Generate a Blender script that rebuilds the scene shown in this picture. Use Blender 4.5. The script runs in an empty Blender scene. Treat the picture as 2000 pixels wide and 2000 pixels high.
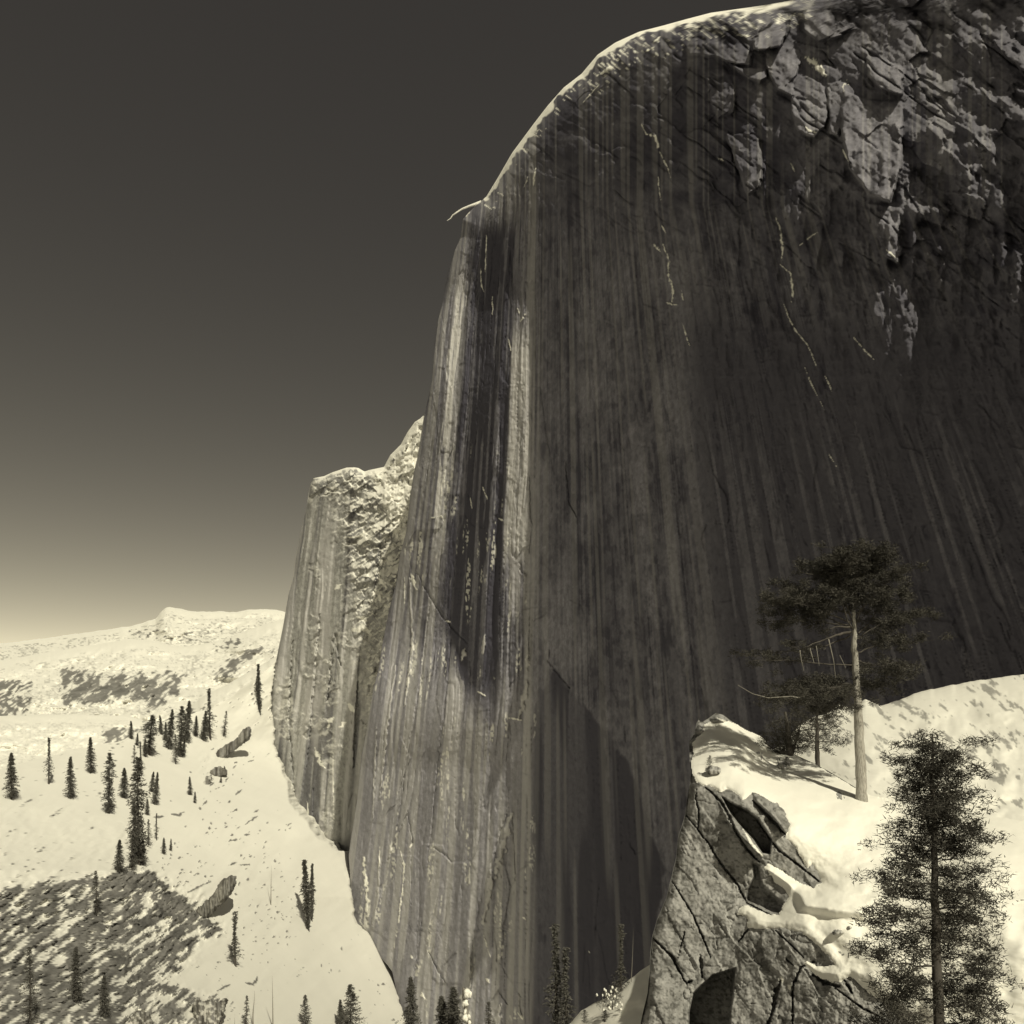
import bpy, math, random
import numpy as np

# ------------------------------------------------------------------ basics
sc = bpy.context.scene
C = sc.collection
F = 1600.0          # focal length in units of the 2000 px wide picture
HZ = 1400.0         # picture row of the true horizon (rising front of a view camera)
ALPHA = math.radians(25)    # sun stands behind the camera, this far to the right
SUN_EL = math.radians(45)


def P(px, py, d):
    """point at distance d (metres along the view axis) seen at px, py"""
    return ((px - 1000.0) / F * d, d, (HZ - py) / F * d)


_rs = np.random.RandomState(7)
_perm = _rs.permutation(256)
_perm = np.concatenate([_perm, _perm])
_val = _rs.rand(256) * 2 - 1


def vnoise(x, y, seed=0):
    x = np.asarray(x, float) + seed * 17.31
    y = np.asarray(y, float) + seed * 9.77
    xi = np.floor(x).astype(int); yi = np.floor(y).astype(int)
    fx = x - xi; fy = y - yi
    fx = fx * fx * fx * (fx * (fx * 6 - 15) + 10); fy = fy * fy * fy * (fy * (fy * 6 - 15) + 10)
    xi &= 255; yi &= 255
    x1 = (xi + 1) & 255; y1 = (yi + 1) & 255
    h = lambda a, b: _val[_perm[_perm[a] + b]]
    return (h(xi, yi) * (1 - fx) + h(x1, yi) * fx) * (1 - fy) + (h(xi, y1) * (1 - fx) + h(x1, y1) * fx) * fy


def fbm(x, y, seed=0, octv=4, gain=0.5, lac=2.03):
    a = 1.0; s = 0.0; t = 0.0
    for i in range(octv):
        s = s + a * vnoise(x, y, seed + i * 3); t += a
        a *= gain; x = x * lac; y = y * lac
    return s / t


def ridged(x, y, seed=0, octv=4):
    a = 1.0; s = 0.0; t = 0.0
    for i in range(octv):
        s = s + a * (1 - 2 * np.abs(vnoise(x, y, seed + i * 3))); t += a
        a *= 0.5; x = x * 2.03; y = y * 2.03
    return s / t


def slabs(x, y, seed=0, tilt=0.5):
    """broken plates: every cell has its own level and tilt; also the distance to the nearest joint"""
    rs = np.random.RandomState(seed + 900)
    T = rs.rand(64, 64, 5)
    xi = np.floor(x).astype(int); yi = np.floor(y).astype(int)
    b1 = np.full(x.shape, 9.0); b2 = np.full(x.shape, 9.0); h = np.zeros(x.shape)
    for i in (-1, 0, 1):
        for j in (-1, 0, 1):
            t = T[(xi + i) % 64, (yi + j) % 64]
            dx = x - (xi + i + 0.15 + 0.7 * t[..., 0]); dy = y - (yi + j + 0.15 + 0.7 * t[..., 1])
            d = np.maximum(np.abs(dx), np.abs(dy)) * 0.6 + np.hypot(dx, dy) * 0.4
            v = (t[..., 2] - 0.5) + tilt * ((t[..., 3] - 0.5) * dx + (t[..., 4] - 0.5) * dy)
            m = d < b1
            b2 = np.where(m, b1, np.minimum(b2, d)); b1 = np.where(m, d, b1); h = np.where(m, v, h)
    return h, b2 - b1


def sst(a, b, x):
    t = np.clip((x - a) / (b - a), 0, 1)
    return t * t * (3 - 2 * t)


def seg_dist(px, py, pts):
    """distance to a polyline, and position along it 0..1"""
    best = np.full(np.shape(px), 1e9); tt = np.zeros(np.shape(px))
    n = len(pts) - 1
    for i in range(n):
        ax, ay = pts[i]; bx, by = pts[i + 1]
        dx, dy = bx - ax, by - ay
        L = dx * dx + dy * dy + 1e-9
        t = np.clip(((px - ax) * dx + (py - ay) * dy) / L, 0, 1)
        d = np.hypot(px - ax - t * dx, py - ay - t * dy)
        m = d < best
        best = np.where(m, d, best); tt = np.where(m, (i + t) / n, tt)
    return best, tt


def inside(px, py, poly):
    c = np.zeros(np.shape(px), bool)
    n = len(poly)
    for i in range(n):
        ax, ay = poly[i]; bx, by = poly[(i + 1) % n]
        if ay == by: continue
        c ^= ((ay > py) != (by > py)) & (px < (bx - ax) * (py - ay) / (by - ay) + ax)
    return c


def sdist(px, py, poly):
    """signed distance, positive inside"""
    d, _ = seg_dist(px, py, list(poly) + [poly[0]])
    return np.where(inside(px, py, poly), d, -d)


def line_mask(px, py, pts, w, seed=1, rag=0.6, out=None):
    """ragged brush mark along a polyline (a crack, a line of snow), 0..1"""
    xs = [p[0] for p in pts]; ys = [p[1] for p in pts]
    m = (px > min(xs) - 4 * w - 6) & (px < max(xs) + 4 * w + 6) & (py > min(ys) - 4 * w - 6) & (py < max(ys) + 4 * w + 6)
    if not m.any(): return
    x = px[m]; y = py[m]
    wob = fbm(x / 9, y / 9, seed, 2) * w * 0.9
    d, t = seg_dist(x + wob, y + wob * 0.5, pts)
    ww = w * (1 + rag * fbm(x / 5, y / 5, seed + 5, 2) * 1.6) * (0.35 + 0.65 * np.sin(np.pi * np.clip(t, 0.05, 0.95)))
    v = 1 - sst(0.6, 1.2, d / np.maximum(ww, 0.2))
    out[m] = np.maximum(out[m], v)


def tps(points, px, py):
    """thin plate spline through (px, py, value)"""
    a = np.array(points, float)
    n = len(a)
    def U(r2): return np.where(r2 > 0, r2 * np.log(np.maximum(r2, 1e-9)), 0)
    K = U(((a[:, None, :2] - a[None, :, :2]) / 200.0 ** 1).__pow__(2).sum(-1))
    Pm = np.c_[np.ones(n), a[:, :2] / 200.0]
    A = np.zeros((n + 3, n + 3)); A[:n, :n] = K + np.eye(n) * 0.02; A[:n, n:] = Pm; A[n:, :n] = Pm.T
    w = np.linalg.solve(A, np.r_[a[:, 2], 0, 0, 0])
    out = w[n] + w[n + 1] * px / 200.0 + w[n + 2] * py / 200.0
    for i in range(n):
        out = out + w[i] * U(((px - a[i, 0]) / 200.0) ** 2 + ((py - a[i, 1]) / 200.0) ** 2)
    return out


def snap(PX, PY, sd, st):
    """pull the grid points just outside an outline onto it, for a clean edge"""
    gy, gx = np.gradient(sd)
    n = np.hypot(gx, gy) + 1e-9
    m = (sd < 0) & (sd > -1.5 * st)
    return np.where(m, PX - sd * gx / n, PX), np.where(m, PY - sd * gy / n, PY)


def blur1(a, n, axis=0):
    k = np.ones(n) / n
    pad = n // 2
    return np.apply_along_axis(lambda v: np.convolve(np.pad(v, pad, mode='edge'), k, 'same')[pad:-pad], axis, a)


# ------------------------------------------------------------------ objects
def tag(o, label=None, cat=None, group=None, kind=None):
    if label: o['label'] = label
    if cat: o['category'] = cat
    if group: o['group'] = group
    if kind: o['kind'] = kind
    return o


def link_mesh(name, verts, faces, mat, parent=None, smooth=True, attrs=None):
    """verts (n,3); faces (m,3) or (m,4) integer array"""
    verts = np.asarray(verts, np.float32); faces = np.asarray(faces, np.int32)
    me = bpy.data.meshes.new(name)
    k = faces.shape[1]
    me.vertices.add(len(verts)); me.vertices.foreach_set('co', verts.ravel())
    me.loops.add(faces.size); me.loops.foreach_set('vertex_index', faces.ravel())
    me.polygons.add(len(faces))
    me.polygons.foreach_set('loop_start', np.arange(0, faces.size, k, dtype=np.int32))
    me.polygons.foreach_set('loop_total', np.full(len(faces), k, np.int32))
    me.polygons.foreach_set('use_smooth', np.full(len(faces), smooth))
    if attrs:
        for an, av in attrs.items():
            at = me.attributes.new(an, 'FLOAT', 'POINT')
            at.data.foreach_set('value', np.asarray(av, np.float32).ravel())
    me.update(calc_edges=True); me.validate()
    me.materials.append(mat)
    o = bpy.data.objects.new(name, me); C.objects.link(o)
    if parent: o.parent = parent
    return o


def grid_faces(nr, nc, keep=None):
    idx = np.arange(nr * nc).reshape(nr, nc)
    f = np.stack([idx[:-1, :-1], idx[1:, :-1], idx[1:, 1:], idx[:-1, 1:]], -1).reshape(-1, 4)
    if keep is not None: f = f[keep.reshape(-1)]
    return f


def grid_mesh(name, PX, PY, D, mat, parent=None, smooth=True, attrs=None, mask=None):
    V = np.stack([(PX - 1000) / F * D, D, (HZ - PY) / F * D], -1).reshape(-1, 3)
    keep = None
    if mask is not None:
        keep = mask[:-1, :-1] | mask[1:, :-1] | mask[1:, 1:] | mask[:-1, 1:]
    f = grid_faces(PX.shape[0], PX.shape[1], keep)
    if keep is not None:
        used = np.unique(f)
        remap = np.full(len(V), -1); remap[used] = np.arange(len(used))
        V = V[used]; f = remap[f]
        if attrs: attrs = {k: np.asarray(v).ravel()[used] for k, v in attrs.items()}
    return link_mesh(name, V, f, mat, parent, smooth, attrs)


def empty(name, loc):
    o = bpy.data.objects.new(name, None); C.objects.link(o); o.location = loc
    o.empty_display_size = 0.3
    return o


def tube(path, rad, sides=6):
    """list of points and radii -> verts, quads"""
    path = [np.array(p, float) for p in path]
    vs = []; fs = []
    for i, p in enumerate(path):
        d = path[min(i + 1, len(path) - 1)] - path[max(i - 1, 0)]
        d = d / (np.linalg.norm(d) + 1e-9)
        h = np.array([1.0, 0, 0]) if abs(d[0]) < 0.8 else np.array([0, 1.0, 0])
        a = np.cross(d, h); a /= np.linalg.norm(a); b = np.cross(d, a)
        for k in range(sides):
            t = 2 * math.pi * k / sides
            vs.append(p + rad[i] * (math.cos(t) * a + math.sin(t) * b))
    for i in range(len(path) - 1):
        for k in range(sides):
            k2 = (k + 1) % sides
            fs.append((i * sides + k, i * sides + k2, (i + 1) * sides + k2, (i + 1) * sides + k))
    return np.array(vs), np.array(fs)


# ------------------------------------------------------------------ materials
def mat_new(name, rough=0.9, spec=0.2):
    m = bpy.data.materials.new(name); m.use_nodes = True
    nt = m.node_tree; b = nt.nodes['Principled BSDF']
    b.inputs['Roughness'].default_value = rough
    b.inputs['Specular IOR Level'].default_value = spec
    return m, nt, b


def nnode(nt, typ, **kw):
    n = nt.nodes.new(typ)
    for k, v in kw.items(): setattr(n, k, v)
    return n


def noise_node(nt, scale_vec, scale, detail=5, rough=0.6, src=None):
    tc = nnode(nt, 'ShaderNodeTexCoord'); mp = nnode(nt, 'ShaderNodeMapping')
    mp.inputs['Scale'].default_value = scale_vec
    nt.links.new(tc.outputs['Object'], mp.inputs['Vector'])
    n = nnode(nt, 'ShaderNodeTexNoise')
    n.inputs['Scale'].default_value = scale; n.inputs['Detail'].default_value = detail
    n.inputs['Roughness'].default_value = rough
    nt.links.new(mp.outputs[0], n.inputs['Vector'])
    return n


def ramp(nt, src, stops):
    r = nnode(nt, 'ShaderNodeValToRGB')
    e = r.color_ramp.elements
    e[0].position, e[0].color = stops[0][0], (*stops[0][1], 1)
    e[1].position, e[1].color = stops[-1][0], (*stops[-1][1], 1)
    for p, c in stops[1:-1]:
        x = e.new(p); x.color = (*c, 1)
    nt.links.new(src, r.inputs[0])
    return r


def mix(nt, fac, a, b, mode='MIX'):
    m = nnode(nt, 'ShaderNodeMix', data_type='RGBA', blend_type=mode)
    if isinstance(fac, (int, float)): m.inputs[0].default_value = fac
    else: nt.links.new(fac, m.inputs[0])
    for i, v in ((6, a), (7, b)):
        if isinstance(v, tuple): m.inputs[i].default_value = (*v, 1)
        else: nt.links.new(v, m.inputs[i])
    return m.outputs[2]


def attr(nt, name):
    return nnode(nt, 'ShaderNodeAttribute', attribute_name=name).outputs['Fac']


SNOW = (0.90, 0.885, 0.82)


def granite(name, lo, hi, streak, bump_scale, bump_d, ncon=0.34, snow_attr=True, stain_shade_col=(0.062, 0.060, 0.080), pale_col=(0.50, 0.49, 0.485)):
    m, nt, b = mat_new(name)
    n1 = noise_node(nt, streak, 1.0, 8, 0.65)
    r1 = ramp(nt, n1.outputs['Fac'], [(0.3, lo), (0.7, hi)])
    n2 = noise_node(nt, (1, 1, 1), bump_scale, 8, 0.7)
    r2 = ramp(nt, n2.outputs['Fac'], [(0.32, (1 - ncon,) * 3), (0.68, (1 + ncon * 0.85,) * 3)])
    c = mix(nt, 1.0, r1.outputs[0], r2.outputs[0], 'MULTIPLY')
    c = mix(nt, attr(nt, 'stain_shade'), c, stain_shade_col)  # dark tone: real stains, and on the dome painted shade as well
    c = mix(nt, attr(nt, 'pale'), c, pale_col)  # on the dome this tone also paints sunlit parts
    if snow_attr: c = mix(nt, attr(nt, 'snow'), c, SNOW)
    nt.links.new(c, b.inputs['Base Color'])
    bp = nnode(nt, 'ShaderNodeBump'); bp.inputs['Strength'].default_value = 0.8; bp.inputs['Distance'].default_value = bump_d
    nt.links.new(n2.outputs['Fac'], bp.inputs['Height']); nt.links.new(bp.outputs[0], b.inputs['Normal'])
    return m


def snow_mat(name, bump_scale, bump_d):
    m, nt, b = mat_new(name, 0.75, 0.25)
    n2 = noise_node(nt, (1, 1, 1), bump_scale, 6, 0.6)
    r = ramp(nt, n2.outputs['Fac'], [(0.3, tuple(x * 0.95 for x in SNOW)), (0.7, SNOW)])
    n3 = noise_node(nt, (1, 1, 1), bump_scale * 2.2, 8, 0.7)
    rk = ramp(nt, n3.outputs['Fac'], [(0.35, (0.10, 0.098, 0.094)), (0.65, (0.27, 0.262, 0.25))])
    c = mix(nt, attr(nt, 'rock'), r.outputs[0], rk.outputs[0])
    nt.links.new(c, b.inputs['Base Color'])
    bp = nnode(nt, 'ShaderNodeBump'); bp.inputs['Strength'].default_value = 0.35; bp.inputs['Distance'].default_value = bump_d
    nt.links.new(n2.outputs['Fac'], bp.inputs['Height']); nt.links.new(bp.outputs[0], b.inputs['Normal'])
    return m


def plain_mat(name, lo, hi, scale, rough=0.9, stretch=(1, 1, 1)):
    m, nt, b = mat_new(name, rough)
    n = noise_node(nt, stretch, scale, 5, 0.6)
    r = ramp(nt, n.outputs['Fac'], [(0.32, lo), (0.68, hi)])
    nt.links.new(r.outputs[0], b.inputs['Base Color'])
    bp = nnode(nt, 'ShaderNodeBump'); bp.inputs['Strength'].default_value = 0.6; bp.inputs['Distance'].default_value = 0.02
    nt.links.new(n.outputs['Fac'], bp.inputs['Height']); nt.links.new(bp.outputs[0], b.inputs['Normal'])
    return m


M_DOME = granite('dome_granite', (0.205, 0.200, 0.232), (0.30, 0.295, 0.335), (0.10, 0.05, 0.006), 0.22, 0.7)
M_BUTT = granite('buttress_granite', (0.30, 0.297, 0.29), (0.43, 0.425, 0.41), (0.08, 0.05, 0.008), 0.20, 1.2)
M_ROCK = granite('outcrop_granite', (0.32, 0.315, 0.31), (0.40, 0.395, 0.385), (0.5, 0.5, 0.35), 4.5, 0.035, ncon=0.17, stain_shade_col=(0.13, 0.128, 0.122))
M_SLAB = granite('slab_granite', (0.12, 0.115, 0.105), (0.26, 0.25, 0.225), (0.15, 0.15, 0.03), 0.5, 0.4, stain_shade_col=(0.06, 0.055, 0.05))
M_SNOW = snow_mat('packed_snow', 0.9, 0.05)
M_SNOWF = snow_mat('distant_snow', 0.02, 1.5)
M_BARK = plain_mat('bark', (0.20, 0.19, 0.17), (0.50, 0.48, 0.44), 7, 0.95, (3, 3, 0.6))
M_BARKD = plain_mat('dark_bark', (0.05, 0.045, 0.04), (0.11, 0.10, 0.09), 2, 0.95, (2, 2, 0.5))
M_DEAD = plain_mat('dead_wood', (0.16, 0.15, 0.13), (0.34, 0.32, 0.29), 3, 0.95, (2, 2, 0.5))
M_NEED = plain_mat('needles', (0.035, 0.033, 0.029), (0.085, 0.080, 0.070), 1.5)
M_NEEDF = plain_mat('far_needles', (0.08, 0.077, 0.07), (0.15, 0.145, 0.13), 0.3)

# ------------------------------------------------------------------ world, sun, camera
world = bpy.data.worlds.new("World"); sc.world = world; world.use_nodes = True
wn = world.node_tree; bg = wn.nodes['Background']
sky = nnode(wn, 'ShaderNodeTexSky', sky_type='NISHITA'); sky.sun_disc = False
sky.sun_elevation = SUN_EL; sky.sun_rotation = math.pi - ALPHA
sky.altitude = 2300; sky.air_density = 1.0; sky.dust_density = 0.3; sky.ozone_density = 1.0
# black and white plate behind a red filter: only the sky's red light counts, toned like the print
sep = nnode(wn, 'ShaderNodeSeparateColor'); wn.links.new(sky.outputs[0], sep.inputs[0])
com = nnode(wn, 'ShaderNodeCombineColor')
for i, (g, p, k0) in enumerate(((0.42, 1.7, 0.20), (0.39, 1.68, 0.178), (0.315, 1.58, 0.17))):
    pw = nnode(wn, 'ShaderNodeMath', operation='POWER'); pw.inputs[1].default_value = p
    ml = nnode(wn, 'ShaderNodeMath', operation='MULTIPLY_ADD'); ml.inputs[1].default_value = g; ml.inputs[2].default_value = k0
    wn.links.new(sep.outputs[0], pw.inputs[0]); wn.links.new(pw.outputs[0], ml.inputs[0]); wn.links.new(ml.outputs[0], com.inputs[i])
wn.links.new(com.outputs[0], bg.inputs['Color'])
bg.inputs['Strength'].default_value = 0.1

sd = bpy.data.lights.new('sun', 'SUN'); sd.energy = 3.6; sd.angle = math.radians(0.5); sd.color = (1.0, 0.935, 0.72)
so = bpy.data.objects.new('sun', sd); C.objects.link(so)
import mathutils
to_sun = mathutils.Vector((math.sin(ALPHA) * math.cos(SUN_EL), -math.cos(ALPHA) * math.cos(SUN_EL), math.sin(SUN_EL)))
so.rotation_euler = to_sun.to_track_quat('Z', 'Y').to_euler()

cam = bpy.data.cameras.new('camera'); co = bpy.data.objects.new('camera', cam); C.objects.link(co)
co.rotation_euler = (math.pi / 2, 0, 0); sc.camera = co
cam.sensor_width = 36; cam.lens = 36 * F / 2000; cam.shift_y = (HZ - 1000) / 2000; cam.shift_x = 0
cam.clip_start = 0.1; cam.clip_end = 60000
sc.view_settings.view_transform = 'Standard'; sc.view_settings.look = 'None'
sc.view_settings.exposure = 0; sc.view_settings.gamma = 1
sc.render.engine = 'CYCLES'
sc.cycles.max_bounces = 3; sc.cycles.diffuse_bounces = 2

# ------------------------------------------------------------------ the great granite dome
dome_edge = [(1760, -260), (1752, -200), (1735, -120), (1690, -60), (1600, -16), (1540, 2), (1481, 12), (1388, 25), (1342, 37), (1295, 50), (1248, 62),
             (1202, 83), (1167, 107), (1136, 144), (1101, 171), (1070, 206), (1043, 241), (1023, 268), (1000, 299), (973, 346), (950, 384),
             (920, 410), (904, 428), (901, 461), (889, 488), (881, 515), (873, 541), (865, 590), (855, 628), (848, 676), (844, 743), (835, 784),
             (827, 819), (816, 891), (809, 919), (802, 962), (793, 1040), (781, 1086), (773, 1142), (759, 1195), (747, 1257), (740, 1304),
             (728, 1350), (716, 1428), (706, 1475), (698, 1560), (685, 1640), (681, 1672), (683, 1700), (685, 1760), (690, 1790), (697, 1806), (708, 1815),
             (720, 1820), (733, 1845), (745, 1872), (757, 1885), (766, 1898), (772, 1925), (780, 1960), (790, 1990), (800, 2010), (830, 2080), (870, 2200), (900, 2300)]
# the top rim: the picture of the dome above the frame closes over to the right
def edge_x(y, tab):
    ys = np.array([p[1] for p in tab]); xs = np.array([p[0] for p in tab])
    o = np.argsort(ys, kind='stable')
    return np.interp(y, ys[o], xs[o])


def dome_alpha(px, py):
    """how far (degrees) the wall is turned towards the sun, by place on the wall"""
    q = 1080 + (px - 1080) / (1 + (np.clip(py, 400, 2200) - 1000) / 2300.0)
    dark = 1.5
    ylow = np.interp(q, [780, 815, 850, 890, 935, 985, 1040], [1100, 1120, 1180, 1250, 1330, 1400, 1440])
    low = sst(-70, 80, py - ylow)
    mid = sst(400, 620, py) * (1 - low)
    a = np.full(px.shape, dark)
    # left of the arete everything below is turned to the light
    e = 1040 - 17 * low
    a = a + low * (1 - sst(e - 8, e + 8, q)) * (dark * -1 + 17)
    # middle band: pale pillar, shaded panel, pale left wall
    pil = sst(984, 990, q) * (1 - sst(1030, 1038, q)) * sst(540, 760, py)
    pil2 = sst(955, 960, q) * (1 - sst(968, 974, q)) * sst(680, 830, py)
    left = 1 - sst(892, 906, q)
    lb = sst(845, 850, q) * (1 - sst(866, 874, q)) * sst(470, 700, py) * (1 - sst(1000, 1200, py))
    a = a - 2.5 * sst(892, 906, q) * (1 - sst(984, 990, q)) * (1 - low) * sst(380, 520, py)
    a = a + mid * (pil * 27 + pil2 * 27 + left * 14 + lb * 26)
    up = 1 - sst(430, 600, py)
    a = a + up * (1 - sst(905, 960, px)) * 22
    return np.radians(a), q


# slabs of the summit that catch the light: outline, upward tilt, sideways tilt
SUMMIT = [([(1337, 92), (1360, 78), (1400, 88), (1440, 92), (1470, 100), (1468, 128), (1430, 122), (1380, 112), (1345, 108)], 0.12, 0.02),
          ([(1436, 128), (1470, 130), (1500, 132), (1497, 150), (1484, 160), (1462, 152), (1445, 142)], 0.30, 0.03),
          ([(1470, 78), (1510, 40), (1545, 20), (1540, 60), (1530, 92), (1500, 96), (1475, 96)], 0.20, 0.05),
          ([(1500, 100), (1535, 88), (1560, 92), (1572, 110), (1560, 140), (1545, 185), (1520, 175), (1500, 140)], 0.09, 0.03),
          ([(1545, 160), (1575, 150), (1605, 165), (1618, 200), (1612, 250), (1590, 268), (1560, 255), (1546, 215)], 0.085, 0.03),
          ([(1614, 165), (1645, 160), (1658, 185), (1655, 230), (1640, 268), (1622, 262), (1616, 215)], 0.10, 0.03),
          ([(1690, 112), (1720, 110), (1760, 130), (1760, 186), (1715, 172), (1690, 140)], 0.2, 0.04),
          ([(1645, 176), (1680, 190), (1760, 200), (1760, 300), (1740, 400), (1700, 380), (1660, 330), (1645, 250)], 0.17, 0.06),
          ([(1424, 258), (1455, 256), (1482, 262), (1484, 330), (1478, 372), (1462, 380), (1440, 340), (1428, 300)], 0.16, 0.06),
          ([(1700, 395), (1760, 410), (1760, 520), (1730, 500), (1705, 450)], 0.13, 0.05),
          ([(1380, 140), (1420, 135), (1440, 170), (1436, 215), (1405, 230), (1385, 190)], 0.05, 0.02),
          
          ([(1560, 20), (1640, 5), (1660, 60), (1600, 80), (1565, 60)], 0.10, 0.03),
          ([(1380, 400), (1420, 395), (1450, 430), (1440, 520), (1400, 500)], 0.05, 0.03)]


def build_dome():
    step = 1.9
    rows = np.arange(-260, 2260, step)
    xl = edge_x(rows, dome_edge)
    XR = 2300.0
    nc = 780
    u = np.linspace(0, 1, nc)
    w = 0.55 * u + 0.45 * u ** 2.2
    PY = np.repeat(rows[:, None], nc, 1)
    PX = xl[:, None] + (XR - xl[:, None]) * w[None, :]
    a, q = dome_alpha(PX, PY)
    phi = ALPHA + a
    xp = (PX - 1000) / F
    g = -1.0 / np.maximum(xp + np.tan(phi), 0.12)      # d ln D / dx'
    # integrate from the anchor column
    dx = np.diff(xp, axis=1)
    inc = 0.5 * (g[:, 1:] + g[:, :-1]) * dx
    cum = np.concatenate([np.zeros((PX.shape[0], 1)), np.cumsum(inc, 1)], 1)
    anchor = np.array([np.interp(1042.0, PX[i], cum[i]) if PX[i, 0] < 1042 else 0 for i in range(len(rows))])
    # rows whose left edge lies right of the anchor: continue the plain dark wall
    k = np.tan(ALPHA + math.radians(1.5))
    for i in range(len(rows)):
        if PX[i, 0] >= 1042:
            anchor[i] = math.log((xp[i, 0] + k) / ((1042 - 1000) / F + k))
    lnD = math.log(640) + cum - anchor[:, None]
    # lean: the foot stands out, the summit curves back
    t = (HZ - PY) / F
    lean = 0.07 + 0.0 * PX
    ys = np.arange(-260, 2260, step)
    s_y = -0.045 + 0.30 * (np.clip(470 - ys, 0, 900) / 650) ** 1.5
    tt = (HZ - ys) / F
    dl = s_y / (1 - np.clip(tt, -1, 1.05) * s_y)
    cumy = np.concatenate([[0], np.cumsum(0.5 * (dl[1:] + dl[:-1]) * (-step / F))])
    cumy -= np.interp(1200, ys, cumy)
    lnD = lnD - cumy[:, None] * -1.0
    D0 = np.exp(lnD)
    # ---- relief in metres, positive stands out
    up = 1 - sst(300, 620, PY - (PX - 1400) * 0.25)              # exfoliating summit slabs
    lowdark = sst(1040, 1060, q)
    amp = (1 - 0.76 * lowdark)
    flx = q + 10 * fbm(q / 60, PY / 260, 40, 3)
    fl = 1.5 * vnoise(flx / 17, PY / 700, 1) + 0.8 * vnoise(flx / 7.5, PY / 330, 2) + 0.62 * vnoise(flx / 3.6, PY / 150, 3) + 0.30 * vnoise(flx / 2.0, PY / 70, 4)
    rel = fl * amp * (1 - 0.75 * up)
    seam = np.exp(-(vnoise(flx / 11, PY / 260, 33) / 0.045) ** 2) * sst(-0.1, 0.25, fbm(PX / 40, PY / 90, 34, 2)) + 0.7 * np.exp(-(vnoise(flx / 5, PY / 150, 35) / 0.05) ** 2) * sst(0.0, 0.3, fbm(PX / 30, PY / 60, 36, 2))
    seam = np.clip(seam, 0, 1) * (1 - up)
    rel = rel - 1.8 * seam * (0.35 + 0.65 * amp)
    rel = rel + 0.5 * fbm(PX / 14, PY / 22, 8, 4) * (1 + up) + 0.45 * fbm(PX / 4.5, PY / 8, 37, 2) * amp
    # flakes and arches: stepped plates
    pl = fbm(q / 75, PY / 240, 12, 3)
    st = np.floor(pl * 7 + 0.2 * fbm(q / 8, PY / 10, 15, 3)) / 7
    rel = rel + (st - pl) * 16 * 0.16 * (1 - up) * (0.4 + 0.6 * amp)
    # summit: big overlapping shells running up to the right
    a1 = (PX * 0.80 + PY * 0.60); b1 = (-PX * 0.60 + PY * 0.80)
    wx = 10 * fbm(PX / 70, PY / 70, 20, 3); wy = 8 * fbm(PX / 60, PY / 60, 19, 3)
    s1, e1 = slabs((a1 + wx) / 95, (b1 + wy) / 42, 21, 1.0)
    s2, e2 = slabs((a1 + wx) / 38, (b1 + wy) / 17, 23, 1.0)
    fac = np.zeros(PX.shape)
    for poly, ku, kx in SUMMIT:
        ax_ = np.array(poly, float)
        sd1 = sdist(PX + wx * 0.8 + 5 * s2, PY + wy * 0.8 + 4 * s2, poly)
        m1 = sst(-1.5, 3, sd1)
        fac = fac * (1 - m1) + m1 * (1.5 + 0.75 * ku * (PY - ax_[:, 1].min()) - 0.8 * kx * (PX - ax_[:, 0].mean()) + 1.2 * fbm(PX / 26, PY / 20, 15, 3))
    beyond = sst(1742, 1800, PX)
    rel = rel + up * (fac * (1 - beyond) + s1 * (2.0 + 2.5 * beyond) + s2 * 1.0 + 1.1 * fbm(PX / 24, PY / 18, 26, 4) + 0.5 * fbm(b1 / 7, a1 / 60, 27, 3) - 2.6 * np.exp(-(fbm(b1 / 55, a1 / 230, 17, 4, 0.6) / 0.05) ** 2) * sst(-0.15, 0.25, fbm(PX / 45, PY / 45, 16, 3)) + 6 * beyond * fbm(PX / 80, PY / 60, 18, 3))
    broad = sst(1420, 1600, PX - 0.25 * (PY - 200)) * (1 - sst(380, 520, PY))
    rel = rel + broad * (PY - 450) * 0.045
    butt = sst(1330, 1440, PX) * sst(150, 420, PY) * (1 - sst(500, 900, PY))
    rel = rel + butt * (10 * fbm(PX / 60, PY / 190, 28, 3) + 3 * ridged(PX / 26, PY / 60, 29, 3))
    # long cracks
    cr = np.zeros(PX.shape)
    cracks = [([(840, 1180), (827, 1290), (815, 1366), (793, 1500), (775, 1620)], 2.2), ([(880, 1257), (868, 1380), (855, 1500), (835, 1690)], 2.4),
              ([(815, 1120), (840, 1165), (870, 1210), (912, 1255)], 3.0), ([(1017, 1100), (1019, 1118), (1031, 1122)], 2.2),
              ([(1034, 930), (1037, 1010), (1042, 1025), (1034, 1080)], 1.8), ([(1105, 900), (1112, 980), (1127, 1010)], 1.8),
              ([(1041, 1212), (1070, 1196)], 2.4), ([(1075, 1270), (1072, 1290), (1088, 1312), (1115, 1345)], 3.0),
              ([(990, 1590), (975, 1640), (962, 1690), (960, 1710)], 3.2), ([(940, 1755), (932, 1800), (922, 1900), (915, 1950)], 3.2),
              ([(795, 1590), (774, 1640), (758, 1680)], 1.6), ([(848, 1655), (868, 1668), (880, 1682)], 2.6), ([(796, 1583), (806, 1640), (800, 1665)], 2.0),
              ([(838, 1860), (850, 1885), (870, 1920)], 2.4), ([(1000, 1590), (1005, 1650), (1008, 1720)], 1.3), ([(822, 1800), (812, 1900), (800, 1985)], 1.8),
              ([(868, 1885), (890, 1862)], 2.6), ([(1015, 1940), (1020, 1985)], 2.6), ([(960, 1955), (975, 1935), (990, 1960)], 2.4)]
    for k2, (pts, wd) in enumerate(cracks): line_mask(PX, PY, pts, wd, 50 + k2, 0.4, cr)
    gx, _ = slabs((q + 12 * fbm(q / 40, PY / 90, 47, 2)) / 46, PY / 150, 45, 0.8)
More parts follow.
